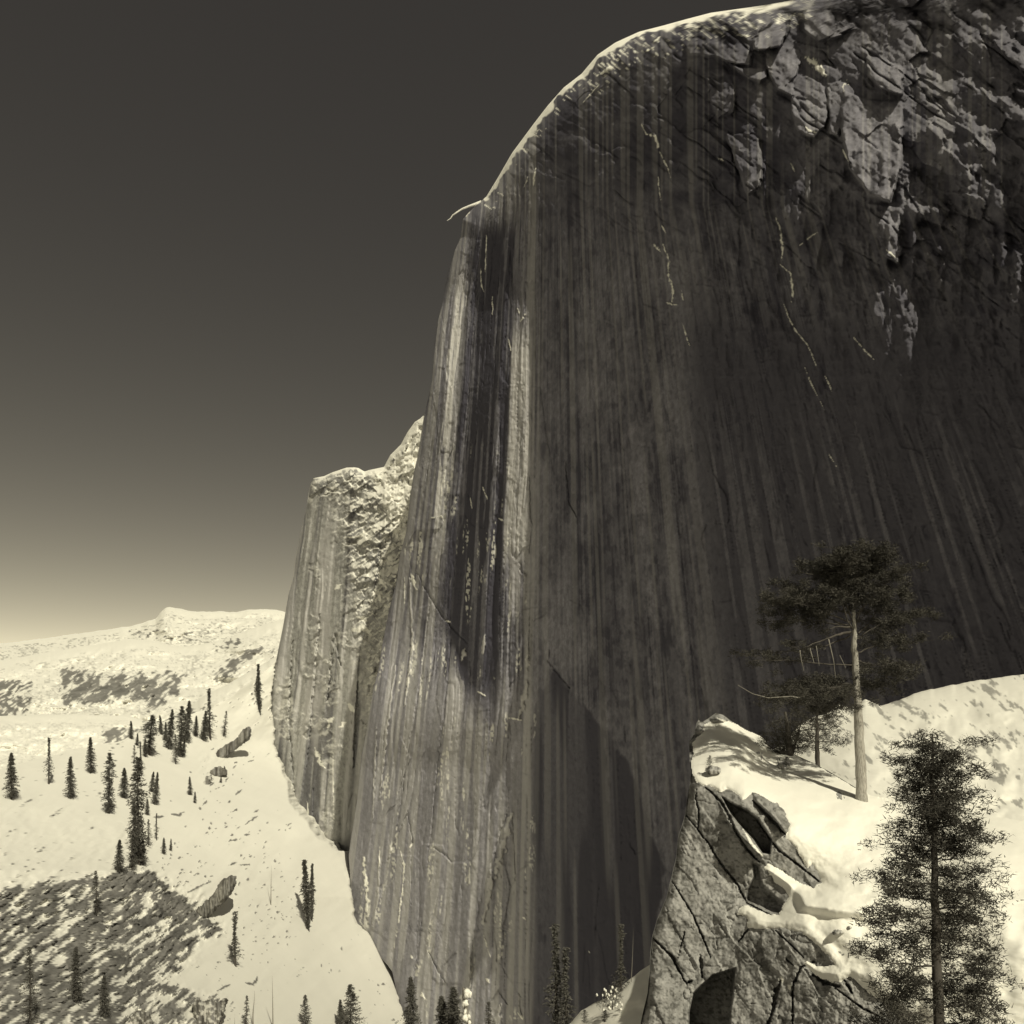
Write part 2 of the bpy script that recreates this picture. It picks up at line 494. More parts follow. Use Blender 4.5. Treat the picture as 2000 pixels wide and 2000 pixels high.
    gy, _ = slabs((q + 6 * fbm(q / 20, PY / 50, 48, 2)) / 15, PY / 48, 46, 0.8)
    rel = rel + (gx * 1.5 + gy * 0.6) * (1 - up) * (0.55 + 0.75 * amp)
    rel = rel - cr * 2.0
    # detached flakes turned to the sun, painted paler as if sunlit
    flk = np.zeros(PX.shape)
    flakes = [([(996, 1588), (988, 1630), (976, 1680), (966, 1715)], 6.5), ([(958, 1700), (955, 1750), (944, 1805)], 5.0), ([(1030, 1270), (1030, 1310)], 5.0),
              ([(1026, 1330), (1022, 1370), (1014, 1405)], 5.5), ([(946, 1240), (941, 1275)], 3.5), ([(908, 1268), (904, 1290)], 4.0), ([(916, 1850), (918, 1935)], 2.2),
              ([(735, 1420), (728, 1600)], 1.5), ([(772, 1300), (756, 1420), (742, 1560)], 2.2), ([(800, 1130), (806, 1250), (790, 1380)], 2.4), ([(741, 1660), (738, 1750), (728, 1810)], 2.2),
              ([(975, 1960), (970, 2010)], 8)]
    for k2, (pts, wd) in enumerate(flakes): line_mask(PX, PY, pts, wd, 90 + k2, 0.35, flk)
    rel = rel + flk * 2.2
    # ---- rounding over at the skyline
    de, te = seg_dist(PX, PY, dome_edge)
    topness = 1 - sst(360, 620, PY)
    rw = 5 + 9 * topness
    rnd = 0.10 * np.exp(-de / rw) * (0.04 + 0.96 * topness) + 0.004 * topness * np.exp(-de / 60)
    D = D0 * (1 + rnd) - rel * (1 - np.exp(-de / 6))
    # ---- snow
    sn = np.zeros(PX.shape)
    crest = [p for p in dome_edge if 0 <= p[1] <= 384]
    dcr, tcr = seg_dist(PX, PY, crest)
    wcr = 7 + 6 * vnoise(PX / 22, PY / 22, 60) + 2.5 * vnoise(PX / 6, PY / 6, 61)
    sn = np.maximum(sn, (1 - sst(0.8, 1.2, dcr / np.maximum(wcr, 0.6))) * (PY > -60))
    a2 = a1; b2 = b1
    band = np.exp(-((dcr - 34) / 22) ** 2) * (PX > 1150) + 0.7 * np.exp(-((dcr - 16) / 12) ** 2)
    speck = vnoise(a2 / 15, b2 / 2.6, 62) + 0.5 * vnoise(a2 / 6, b2 / 1.6, 63)
    sn = np.maximum(sn, sst(0.62, 0.8, speck * (0.45 + 0.55 * band) * (band > 0.1)))
    snl = [([(1497, 10), (1462, 24), (1440, 42)], 6), ([(1342, 52), (1362, 52)], 6), ([(1288, 72), (1278, 84)], 3), ([(1168, 148), (1200, 128)], 4), ([(1258, 103), (1275, 92)], 3),
           ([(1440, 68), (1470, 72)], 2), ([(1412, 72), (1418, 68)], 2), ([(1578, 114), (1592, 124), (1610, 146)], 8), ([(1655, 156), (1648, 178)], 3.5),
           ([(1253, 243), (1262, 262), (1280, 266), (1290, 300), (1305, 330), (1309, 347)], 2.0), ([(1285, 345), (1290, 390)], 1.4), ([(1046, 328), (1041, 365)], 2.2),
           ([(1170, 165), (1140, 200)], 1.2), ([(1403, 309), (1412, 314)], 2), ([(1545, 318), (1552, 335)], 1.8), ([(1573, 246), (1580, 256), (1594, 258)], 2.0), ([(1646, 292), (1656, 314)], 1.5),
           ([(1516, 426), (1525, 450), (1528, 480), (1527, 512)], 1.9), ([(1524, 517), (1545, 535), (1548, 575), (1546, 590)], 1.8),
           ([(1531, 595), (1540, 620), (1555, 648), (1575, 670), (1585, 690), (1597, 722)], 1.6), ([(1571, 715), (1580, 740), (1610, 800)], 1.1),
           ([(1610, 730), (1625, 765)], 1.2), ([(1292, 440), (1300, 454)], 1.2), ([(1275, 475), (1290, 492)], 2.2), ([(1295, 478), (1307, 510), (1305, 535), (1315, 570), (1312, 590)], 2.4),
           ([(1303, 592), (1322, 596)], 3), ([(1330, 565), (1335, 590)], 1.5), ([(1332, 630), (1340, 655), (1347, 675)], 1.3), ([(1617, 883), (1634, 912)], 1.2),
           ([(1732, 488), (1748, 502)], 2), ([(1668, 660), (1690, 685), (1708, 702)], 2.2), ([(1600, 450), (1560, 480)], 1.2), ([(1030, 345), (1024, 366)], 1.4),
           ([(950, 460), (949, 500), (947, 530)], 1.2), ([(939, 520), (940, 556), (946, 570)], 1.3), ([(962, 580), (962, 615)], 1.5), ([(1010, 602), (1014, 612)], 1.2), ([(1016, 628), (1028, 612)], 1.6),
           ([(993, 660), (998, 685)], 1.1), ([(942, 950), (952, 975)], 1.4), ([(974, 1013), (982, 1016)], 1.4), ([(802, 1118), (808, 1135), (814, 1152)], 3), ([(918, 970), (922, 995)], 1.1),
           ([(843, 1012), (862, 1007), (868, 1020)], 1.5), ([(790, 1128), (790, 1180)], 1.2), ([(870, 1212), (880, 1215)], 2), ([(932, 1350), (950, 1360)], 1.4), ([(995, 1402), (1018, 1406)], 2.2),
           ([(780, 1655), (790, 1690), (786, 1740), (778, 1800), (770, 1850)], 1.6), ([(806, 1648), (800, 1656)], 2.4), ([(787, 1686), (790, 1690)], 2.6), ([(710, 1675), (716, 1730), (718, 1790)], 4.0),
           ([(824, 1938), (828, 1950)], 3), ([(803, 1866), (804, 1872)], 2), ([(950, 1912), (954, 1918)], 3), ([(1012, 1978), (1022, 1992)], 2.5), ([(1022, 1792), (1026, 1796)], 2),
           ([(742, 1652), (740, 1700)], 1.2), ([(945, 1828), (958, 1870)], 0.9), ([(1150, 1858), (1154, 1864)], 1.2), ([(911, 424), (918, 412)], 2.0)]
    snq = np.zeros(PX.shape)
    for k2, (pts, wd) in enumerate(snl): line_mask(PX, PY, pts, wd * 0.85, 130 + k2, 0.8, snq)
    snq = snq * sst(-0.55, -0.15, fbm(PX / 8, PY / 9, 128, 3))
    D = D - 0.8 * snq
    sn = np.maximum(sn, snq)
    # snow caught on little ledges of the right hand shoulder
    shoulder = sst(1340, 1500, PX) * sst(330, 480, PY) * (1 - sst(620, 800, PY))
    lg = vnoise(a2 / 9, b2 / 2.2, 70) * 0.6 + fbm(PX / 60, PY / 60, 72, 2)
    ledg = vnoise(PX / 5, PY / 3, 75) + 0.9 * fbm(PX / 60, PY / 90, 76, 2)
    sn = np.maximum(sn, 0.6 * sst(0.30, 0.42, ledg * 0 + fbm(q / 7, PY / 60, 77, 3)) * sst(0.15, 0.35, fbm(q / 24, PY / 120, 78, 2)) * (1 - lowdark) * sst(850, 950, PY) * sst(-0.1, 0.2, vnoise(PX / 3, PY / 4, 79)))
    # ---- lichen and water streaks, plus shade and sunlight painted into the tone
    stn = fbm(q / 26, PY / 900, 80, 4)
    blotch = fbm(PX / 50, PY / 80, 81, 5, 0.6)
    stain_shade = 0.30 * sst(-0.2, 0.45, stn) + lowdark * (0.26 + 0.40 * blotch) + 0.25 * sst(0.05, 0.4, fbm(PX / 9, PY / 20, 90, 3))  # random lichen, plus a darkening that paints shade right of the arete
    stain_shade = stain_shade + 0.30 * sst(0.1, 0.45, vnoise(q / 4.2, PY / 420, 82)) * sst(-0.3, 0.3, fbm(q / 60, PY / 300, 83, 2)) + 0.25 * sst(0.0, 0.5, vnoise(q / 2.4, PY / 260, 84)) * sst(-0.2, 0.4, fbm(q / 40, PY / 200, 86, 2))
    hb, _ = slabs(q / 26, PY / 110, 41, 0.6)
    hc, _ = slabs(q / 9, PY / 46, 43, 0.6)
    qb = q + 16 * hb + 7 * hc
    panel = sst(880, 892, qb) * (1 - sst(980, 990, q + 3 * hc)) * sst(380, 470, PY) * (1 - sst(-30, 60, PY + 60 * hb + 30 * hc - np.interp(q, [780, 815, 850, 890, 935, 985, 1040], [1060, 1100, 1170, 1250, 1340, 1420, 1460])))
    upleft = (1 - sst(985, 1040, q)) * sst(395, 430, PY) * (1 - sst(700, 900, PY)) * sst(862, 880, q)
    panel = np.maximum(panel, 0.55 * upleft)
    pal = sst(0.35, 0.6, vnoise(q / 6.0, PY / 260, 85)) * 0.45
    stain_shade = np.maximum(stain_shade, 0.97 * panel * (1 - 1.5 * pal))  # lichen on the panel, darkened further to carry its shade
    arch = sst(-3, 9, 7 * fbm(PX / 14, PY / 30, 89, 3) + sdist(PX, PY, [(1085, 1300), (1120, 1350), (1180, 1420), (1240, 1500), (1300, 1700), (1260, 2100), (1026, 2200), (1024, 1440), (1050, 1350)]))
    stain_shade = np.maximum(stain_shade, (0.95 - 0.25 * sst(0.1, 0.5, vnoise(q / 14, PY / 300, 92))) * arch)  # shadow under the arch, painted as dark colour with lighter streaks
    lft = 1 - lowdark
    stain_shade = np.maximum(stain_shade, lft * (0.75 * sst(0.05, 0.35, vnoise(q / 2.6, PY / 150, 93)) * sst(-0.25, 0.15, fbm(q / 18, PY / 130, 94, 3)) + 0.3 * sst(0.0, 0.35, fbm(PX / 12, PY / 30, 95, 3))))
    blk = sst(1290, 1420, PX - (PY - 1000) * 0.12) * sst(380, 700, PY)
    stain_shade = np.maximum(stain_shade, blk * (0.85 - 0.35 * sst(0.2, 0.5, vnoise(q / 8, PY / 500, 87)) * sst(700, 1000, PY)))  # right part of the wall painted near black for its shade
    sumst = 0.66 + 0.26 * (1 - broad) + 0.4 * fbm(PX / 40, PY / 30, 91, 4) - 0.30 * sst(1.0, 5.0, fac) - 0.10 * broad  # summit painted dark as shade, lighter where slabs catch the sun
    stain_shade = np.maximum(stain_shade * (1 - up) + up * sumst, 0.35 * seam)
    stain_shade = stain_shade * (1 - 0.6 * sst(0, 1, (1 - lowdark) * sst(1300, 1420, PY)))  # dark tone thinned on the low left wall to paint it sunlit
    pale = (0.04 + 0.14 * sst(1250, 1400, PY) + 0.42 * sst(-0.2, 0.5, vnoise(q / 5.2, PY / 330, 88))) * (1 - panel) * (1 - lowdark)  # random pale streaks, raised lower left where sunlight is painted in
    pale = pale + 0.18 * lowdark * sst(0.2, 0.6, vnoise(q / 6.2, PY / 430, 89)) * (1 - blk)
    pale = np.maximum(pale, flk * 0.9)  # sun on the flakes put into their colour
    pale = np.maximum(pale, 0.6 * sst(984, 990, q) * (1 - sst(1030, 1038, q)) * sst(600, 680, PY) * (1 - sst(1060, 1120, PY)))  # sunlit face of the pillar painted pale
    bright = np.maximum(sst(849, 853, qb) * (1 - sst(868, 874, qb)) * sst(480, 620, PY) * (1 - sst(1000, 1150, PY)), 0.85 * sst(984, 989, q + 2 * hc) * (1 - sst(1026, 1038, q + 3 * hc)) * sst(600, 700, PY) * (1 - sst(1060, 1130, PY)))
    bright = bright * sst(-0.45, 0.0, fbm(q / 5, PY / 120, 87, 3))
    stain_shade = stain_shade * (1 - 0.9 * bright); pale = np.maximum(pale, bright)  # sunlit strips of left wall and pillar painted into the colour
    # ---- the hidden back of the dome, so that it is a solid
    nb = 14
    kb = np.arange(nb, 0, -1)[None, :]
    BD = D[:, :1] + kb * 26.0
    BX = PX[:, :1] + kb * 5.0 * (D[:, :1] / BD)
    BY = HZ - (HZ - PY[:, :1]) * D[:, :1] / BD * (1 - 0.012 * kb)
    z = np.zeros(BX.shape)
    PXa = np.concatenate([BX, PX], 1); PYa = np.concatenate([np.broadcast_to(BY, BX.shape), PY], 1); Da = np.concatenate([BD, D], 1)
    at = {'snow': np.concatenate([z, sn], 1), 'stain_shade': np.concatenate([z + 0.3, np.clip(stain_shade, 0, 1)], 1), 'pale': np.concatenate([z, np.clip(pale, 0, 1)], 1)}
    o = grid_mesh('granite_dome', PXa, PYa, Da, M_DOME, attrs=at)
    tag(o, 'sheer fluted granite dome wall with a snowy curved rim filling the right half', 'cliff', kind='structure')
    # the little snowy spike jutting out into the sky
    i0 = int(np.argmin(np.abs(rows - 405))); d0 = D[i0, 0] - 2
    tv, tf = tube([P(940, 396, d0 + 3), P(916, 403, d0), P(903, 408, d0), P(892, 415, d0), P(884, 421, d0), P(880, 427, d0), P(873, 431, d0)], [2.0, 1.0, 0.8, 0.75, 0.7, 0.55, 0.2], 7)
    z1 = np.ones(len(tv))
    link_mesh('rock_spike', tv, tf, M_DOME, o, True, {'snow': z1 * 0.75, 'stain_shade': z1 * 0, 'pale': z1})
    return rows, xl, D[:, 0]


dome_rows, dome_xl, dome_D = build_dome()

def rim_shell(par, line, dfn, off, mat, a0):
    """the hidden far side of a cliff, hung from its skyline"""
    ol = np.array(line, float); bd = dfn(ol[:, 0], ol[:, 1])
    r1 = np.stack([(ol[:, 0] - 1000) / F * bd, bd, (HZ - ol[:, 1]) / F * bd], 1)
    vv = np.concatenate([r1 + np.array(off) * k for k in (0, 0.3, 1.0)])
    n = len(ol); i = np.arange(n - 1)
    f = np.concatenate([np.stack([i + k * n, i + 1 + k * n, i + 1 + (k + 1) * n, i + (k + 1) * n], 1) for k in (0, 1)])
    z = np.zeros(len(vv))
    return link_mesh('rear_face', vv, f, mat, par, True, {'snow': z + 0.6, 'stain_shade': z, 'pale': z})


# ------------------------------------------------------------------ the second wall beyond it
butt_edge = [(826, 812), (820, 818), (810, 824), (795, 845), (783, 868), (762, 889), (750, 912), (721, 918), (712, 921), (700, 914), (690, 912.5), (677, 913), (650, 922), (633, 930), (612, 934),
             (607, 945), (603, 963), (599, 992), (588, 1037), (578, 1090), (574, 1122), (563, 1163), (553, 1222), (544, 1267), (532, 1326), (528, 1390), (534, 1425), (532, 1453), (539, 1476), (547, 1490), (549, 1511),
             (560, 1527), (560, 1558), (566, 1570), (576, 1581), (586, 1593), (595, 1600), (606, 1621), (623, 1640), (640, 1644), (652, 1660), (672, 1668), (690, 1680), (740, 1740), (800, 1800)]


def build_buttress():
    st = 1.6
    xs = np.arange(516, 905, st); rows = np.arange(804, 1800, st)
    PX, PY = np.meshgrid(xs, rows)
    tab = butt_edge
    poly = tab + [(905, 1800), (905, 812)]
    sdb = sdist(PX, PY, poly)
    PX, PY = snap(PX, PY, sdb, st)
    q = 900 + (PX - 900) / (1 + (PY - 1000) / 2600.0)
    xp = (PX - 1000) / F
    a = np.radians(23 + 10 * sst(640, 560, q) + 5 * vnoise(q / 30, PY / 500, 5))
    g = -1.0 / np.maximum(xp + np.tan(ALPHA + a), 0.2)
    dx = np.diff(xp, axis=1)
    cum = np.concatenate([np.zeros((PX.shape[0], 1)), np.cumsum(0.5 * (g[:, 1:] + g[:, :-1]) * dx, 1)], 1)
    anc = np.array([np.interp(820.0, PX[i], cum[i]) for i in range(len(rows))])
    lnD = math.log(1000) + cum - anc[:, None]
    lnD = lnD - 0.12 * (PY - 1200) / F
    D = np.exp(lnD)
    rough = np.maximum(sst(-20, 60, (PX - 655) + (1100 - PY) * 0.15) * (1 - sst(1420, 1560, PY)), 0.8 * sst(1010, 950, PY + 20 * fbm(PX / 20, PY / 20, 95, 2)))
    rough = np.maximum(rough, 0.38 * sst(0.1, 0.3, fbm(PX / 28, PY / 60, 94, 3)))
    q = q + 4 * fbm(q / 30, PY / 120, 99, 2)
    fl = 3.4 * vnoise(q / 15, PY / 420, 101) + 2.0 * vnoise(q / 7, PY / 240, 102) + 1.3 * vnoise(q / 3.4, PY / 110, 103) + 0.7 * vnoise(q / 2.0, PY / 60, 98)
    fl = fl - 2.2 * np.exp(-(vnoise(q / 9, PY / 200, 97) / 0.06) ** 2) * sst(-0.1, 0.2, fbm(PX / 30, PY / 60, 96, 2))
    a1 = PX * 0.8 - PY * 0.6; b1 = PX * 0.6 + PY * 0.8
    sA, eA = slabs((a1 + 8 * fbm(PX / 20, PY / 20, 106, 3)) / 26, b1 / 15, 105, 1.3)
    sB, eB = slabs(a1 / 10, (b1 + 4 * fbm(PX / 9, PY / 9, 104, 2)) / 6.5, 107, 1.3)
    lum = 7 * fbm(a1 / 44, b1 / 26, 105, 3) + 7 * sA + 3.2 * sB
    rel = fl * (1 - 0.55 * rough) + lum * rough + 1.2 * fbm(PX / 9, PY / 14, 109, 3)
    cr = np.zeros(PX.shape)
    for k2, (pts, wd) in enumerate([([(745, 1060), (738, 1120), (728, 1180)], 2.5), ([(640, 1370), (655, 1240), (665, 1300)], 3.0), ([(625, 1200), (615, 1330), (600, 1500)], 2.0),
                                    ([(572, 1250), (565, 1400), (575, 1560)], 2.0), ([(612, 1540), (612, 1590), (618, 1630)], 1.2), ([(700, 1330), (690, 1500)], 2.2)]):
        line_mask(PX, PY, pts, wd, 200 + k2, 0.4, cr)
    rel -= cr * 6
    de, _ = seg_dist(PX, PY, tab)
    top = 1 - sst(960, 1050, PY)
    rnd = 0.03 * np.exp(-de / 6) * (0.3 + 0.7 * top)
    Df = D * (1 + rnd) - rel * (1 - np.exp(-de / 5))
    # snow: lies where the relief looks upward
    slope = np.gradient(rel, axis=0)
    sn = rough * sst(0.35, 1.15, slope * 0.8 + 0.55 * fbm(PX / 20, PY / 20, 111, 3) + 0.9 * np.clip(sB, -0.3, 0.5) + 0.38 + 0.45 * sst(690, 780, PX) * sst(1250, 1000, PY))
    spire = sst(0, 10, sdist(PX, PY, [(700, 900), (760, 880), (830, 800), (860, 1060), (770, 1060), (735, 960)]))
    sn = np.maximum(sn, spire * sst(-0.35, 0.05, fbm(PX / 6, PY / 7, 113, 3) + 0.25))
    sn = np.maximum(sn, (1 - sst(3, 7, de + 3 * vnoise(PX / 6, PY / 6, 114))) * (PY < 935))
    sl = [([(725, 1240), (710, 1225), (690, 1232)], 6), ([(700, 1205), (715, 1212)], 5), ([(640, 1420), (650, 1400)], 3), ([(616, 1460), (625, 1490), (635, 1500)], 3.5), ([(680, 1375), (690, 1390)], 4),
          ([(675, 1050), (700, 1048), (720, 1040)], 2.5), ([(640, 952), (662, 955)], 3), ([(550, 1490), (552, 1510)], 3), ([(533, 1430), (536, 1450)], 2.5), ([(650, 1460), (652, 1600)], 1.2), ([(600, 1560), (602, 1600)], 1.0),
          ([(740, 1130), (755, 1150)], 5), ([(655, 1150), (668, 1142)], 4), ([(665, 1420), (676, 1410)], 4), ([(735, 1175), (745, 1160)], 5)]
    for k2, (pts, wd) in enumerate(sl): line_mask(PX, PY, pts, wd, 230 + k2, 0.7, sn)
    stain_shade = 0.65 * sst(0.1, 0.5, fbm(q / 11, PY / 420, 120, 3)) * (1 - 0.4 * rough) + 0.35 * rough * sst(0.0, 0.4, fbm(PX / 12, PY / 12, 122, 3))
    pale = 0.8 * sst(0.15, 0.5, vnoise(q / 8, PY / 360, 124)) * (1 - rough)
    at = {'snow': sn, 'stain_shade': np.clip(stain_shade, 0, 1), 'pale': np.clip(pale, 0, 1)}
    m = sdb > 0
    ob = grid_mesh('cliff_buttress', PX, PY, Df, M_BUTT, attrs=at, mask=m)
    ft = [int(np.argmax(m[i])) if m[i].any() else m.shape[1] - 1 for i in range(len(rows))]
    xl = np.array([PX[i, k] for i, k in enumerate(ft)]); dl = np.array([Df[i, k] for i, k in enumerate(ft)])
    rim_shell(ob, tab, lambda x, y: np.interp(y, rows, dl) + 2, (60, 300, -40), M_BUTT, 'snow')
    tag(ob, 'paler snow-flecked granite wall standing behind the left edge of the dome', 'cliff', kind='structure')
    return rows, xl, dl


butt_rows, butt_xl, butt_D = build_buttress()

# ------------------------------------------------------------------ snow slope under the walls, lower left
crest_pts = [(-500, 1640), (-250, 1560), (0, 1500), (120, 1470), (253, 1440), (330, 1404), (400, 1388), (450, 1362), (500, 1322), (540, 1290), (600, 1250), (700, 1240), (1100, 1230)]


_bD = blur1(butt_D, 141); _dD = blur1(dome_D, 141)
_yy = np.arange(1100, 2400, 2.0)


def wall_foot(y):
    xb = np.interp(y, butt_rows, butt_xl); db = np.interp(y, butt_rows, _bD)
    xm = np.interp(y, dome_rows, dome_xl); dm = np.interp(y, dome_rows, _dD)
    t = sst(1440, 1640, y)
    return np.where(y < 1662, xb, xm), db * (1 - t) + dm * t


_xs = blur1(wall_foot(np.maximum(_yy, 1300))[0], 91)


def slope_depth(px, py):
    xf, df = wall_foot(np.maximum(py, 1300))
    xf = np.interp(py, _yy, _xs)
    left = np.interp(py, [1200, 1300, 1500, 1700, 2000, 2300], [900, 760, 480, 310, 190, 150])
    df = np.interp(py, [1200, 1300, 1450, 1600, 1700, 1850, 2000, 2300], [0, 0, 0, 0, 0, 0, 0, 0]) + df - 6
    u = np.clip((px + 300) / (xf + 300), -0.3, 1.25)
    inv = (1 / left) * (1 - u) + (1 / df) * u
    inv = np.maximum(inv, 1 / 1500.0)
    return 1 / inv


def build_slope():
    cols = np.concatenate([np.arange(-500, 240, 5.0), np.arange(240, 860, 1.9), np.arange(862, 1100, 8)])
    nr = 560
    cy = np.interp(cols, [p[0] for p in crest_pts], [p[1] for p in crest_pts])
    cy = cy + 5 * fbm(cols / 40, cols * 0, 140, 3)
    v = np.linspace(0, 1, nr)
    PY = cy[None, :] + (2300 - cy[None, :]) * (0.85 * v + 0.15 * v * v)[:, None]
    PX = np.repeat(cols[None, :], nr, 0)
    D = slope_depth(PX, PY)
    a1 = PX * 0.80 - PY * 0.60; b1 = PX * 0.60 + PY * 0.80
    # gentle drifts
    rel = 3.5 * fbm(a1 / 160, b1 / 70, 141, 3) + 0.7 * fbm(a1 / 36, b1 / 16, 142, 3)
    # rocky ground, lower left and other patches
    def reg(poly, soft): return sst(-soft * 1.5, soft, sdist(PX + 26 * fbm(PX / 60, PY / 60, 163, 3), PY + 22 * fbm(PX / 50, PY / 50, 165, 3), poly))
    r1 = reg([(-500, 1740), (100, 1720), (250, 1700), (330, 1715), (385, 1760), (440, 1808), (400, 1850), (345, 1895), (285, 1945), (250, 1965), (-500, 2100)], 16)
    r2 = reg([(-500, 2000), (250, 1930), (300, 1920), (370, 1925), (420, 1935), (450, 1955), (430, 2000), (400, 2300), (-500, 2300)], 12)
    r3 = reg([(-500, 1560), (100, 1560), (240, 1600), (290, 1590), (320, 1600), (300, 1650), (250, 1690), (-500, 1740)], 16) * 0.62
    r4 = reg([(390, 1470), (440, 1480), (445, 1530), (400, 1545), (385, 1520)], 14) * 0.5
    body = np.maximum.reduce([r1 * 1.06, r2 * 0.98, r3 * 0.85, r4])
    rocks = ridged(a1 / 22, b1 / 11, 144, 4)
    lump = fbm(a1 / 20, b1 / 8, 147, 4, 0.6)
    strk = fbm(a1 / 34, b1 / 6, 159, 4, 0.6)
    cel, _ = slabs((a1 + 8 * fbm(PX / 16, PY / 16, 157, 3)) / 18, (b1 + 5 * fbm(PX / 14, PY / 14, 160, 2)) / 8, 161, 0.6)
    n = lump * 0.7 + strk * 0.9 + 0.2 * rocks + 0.35 * cel
    rk = sst(0.02, 0.22, n + (body - 0.92) * 1.9) * (body > 0.03)
    # specks on the open slope: streaks running up to the right
    sp = vnoise(a1 / 9, b1 / 3.2, 150) + 0.45 * vnoise(a1 / 4, b1 / 2, 151) + 0.35 * fbm(PX / 90, PY / 90, 152, 2)
    nearc = sst(1480, 1550, PY) * (1 - sst(1900, 1990, PY)) * sst(250, 300, PX) * (1 - sst(540, 600, PX))
    rk = np.maximum(rk, sst(1.15, 1.3, sp + 0.12 * nearc))
    sc2 = np.zeros(PX.shape)
    marks = [([(480, 1610), (494, 1600), (502, 1594)], 2), ([(452, 1642), (462, 1638)], 2), ([(477, 1631), (487, 1630)], 1.5), ([(447, 1690), (462, 1684)], 2), ([(470, 1690), (486, 1688)], 2),
             ([(486, 1673), (493, 1672)], 1.6), ([(367, 1742), (390, 1730), (412, 1722)], 2), ([(462, 1552), (470, 1542)], 2.5), ([(395, 1572), (404, 1565)], 2), ([(496, 1586), (504, 1582)], 1.6),
             ([(441, 1607), (441, 1610)], 2), ([(486, 1488), (496, 1484)], 1.4), ([(455, 1500), (461, 1495)], 1.4), ([(536, 1792), (537, 1796)], 1.6), ([(667, 1850), (667, 1856)], 1.6), ([(646, 1893), (647, 1897)], 1.6),
             ([(628, 1884), (629, 1888)], 1.5), ([(523, 1879), (524, 1881)], 1.5), ([(480, 1920), (496, 1923), (503, 1908)], 2.4), ([(424, 1935), (450, 1922)], 2), ([(455, 1885), (470, 1882)], 1.5), ([(560, 1845), (562, 1844)], 1.5),
             ([(412, 1606), (413, 1610)], 1.5), ([(335, 1590), (350, 1592), (358, 1586)], 2.6), ([(300, 1596), (320, 1594)], 2.6), ([(466, 1730), (470, 1722)], 1.3), ([(380, 1655), (384, 1652)], 1.2)]
    for k2, (pts, wd) in enumerate(marks): line_mask(PX, PY, pts, wd, 260 + k2, 0.5, sc2)
    rk = np.maximum(rk, sc2)
    sl_, se_ = slabs((a1 + 6 * fbm(PX / 20, PY / 20, 155, 2)) / 16, b1 / 8, 156, 1.2)
    rel = rel + np.minimum(body, 1) * (4.5 * lump + 2.0 * rocks + 5.0 * sl_ * rk + 1.8 * fbm(PX / 5, PY / 5, 162, 2) * rk) + rk * 1.2
    D = D - rel * (D / 500)
    # tuck the sheet under the walls
    xf, df = wall_foot(PY)
    xf = xf + 4.5 * fbm(PX / 9, PY / 9, 158, 3)
    over = np.maximum(PX - xf - 1, 0)
    D = D + over * 12.0
    o = grid_mesh('snow_slope', PX, PY, D, M_SNOWF, attrs={'rock': np.clip(rk, 0, 1)})
    tag(o, 'sunlit snow slope with bare rock patches below the granite walls', 'snow slope', kind='structure')


build_slope()


# ------------------------------------------------------------------ mountains far beyond
def ridge_sheet(name, tab, bottom, d_top, d_bot, seed, blobs, label, spk=0.0, amp=40.0):
    cols = np.arange(-700, 760, 2.2)
    cy = np.interp(cols, [p[0] for p in tab], [p[1] for p in tab]) + 1.2 * fbm(cols / 12, cols * 0, seed, 3)
    nr = 150
    v = np.linspace(0, 1, nr)
    PX = np.repeat(cols[None, :], nr, 0)
    PY = cy[None, :] + (bottom - cy[None, :]) * v[:, None]
    D = d_top + (d_bot - d_top) * (0.3 * v + 0.7 * v ** 0.7)[:, None] + 0 * PX
    a1 = PX * 0.80 - PY * 0.60; b1 = PX * 0.60 + PY * 0.80
    rel = amp * 5 * fbm(PX / 70, PY / 26, seed + 1, 4) + amp * 1.4 * ridged(a1 / 22, b1 / 12, seed + 3, 3)
    rel = rel * np.minimum(1, 8 * v)[:, None]
    rk = np.zeros(PX.shape)
    for poly, strength, dirn in blobs:
        b = sst(-9, 11, sdist(PX + 14 * fbm(PX / 30, PY / 30, seed + 21, 3), PY + 12 * fbm(PX / 26, PY / 26, seed + 23, 3), poly))
        if dirn: s = vnoise((a1 + 9 * fbm(PX / 15, PY / 15, seed + 6, 2)) / 18, (b1 + 5 * fbm(PX / 22, PY / 22, seed + 5, 2)) / 3.0, seed + 7) * 0.55 + 0.4 * vnoise(a1 / 8, b1 / 1.7, seed + 8) + 0.6 * fbm(PX / 10, PY / 10, seed + 9, 2)
        else: s = fbm(PX / 7, PY / 3.5, seed + 10, 3)
        rk = np.maximum(rk, sst(-0.1, 0.2, s + strength * b - 0.5) * (b > 0.02) * 0.95)
    # thin bands of forest following the terraces
    lines = fbm(PX / 60, PY / 9, seed + 13, 3)
    dots = vnoise(PX / 2.4, PY / 1.8, seed + 15)
    rk = np.maximum(rk, spk * sst(0.12, 0.0, np.abs(lines - 0.1)) * sst(-0.1, 0.4, dots) * (v > 0.06)[:, None])
    rk = np.maximum(rk, spk * 0.9 * sst(0.45, 0.75, vnoise(PX / 4, PY / 2.2, seed + 18) + 0.5 * fbm(PX / 50, PY / 25, seed + 19, 2)) * (v > 0.1)[:, None])
    o = grid_mesh(name, PX, PY, D - rel, M_SNOWM, attrs={'rock': np.clip(rk, 0, 1)})
    tag(o, label, 'mountain', kind='structure')


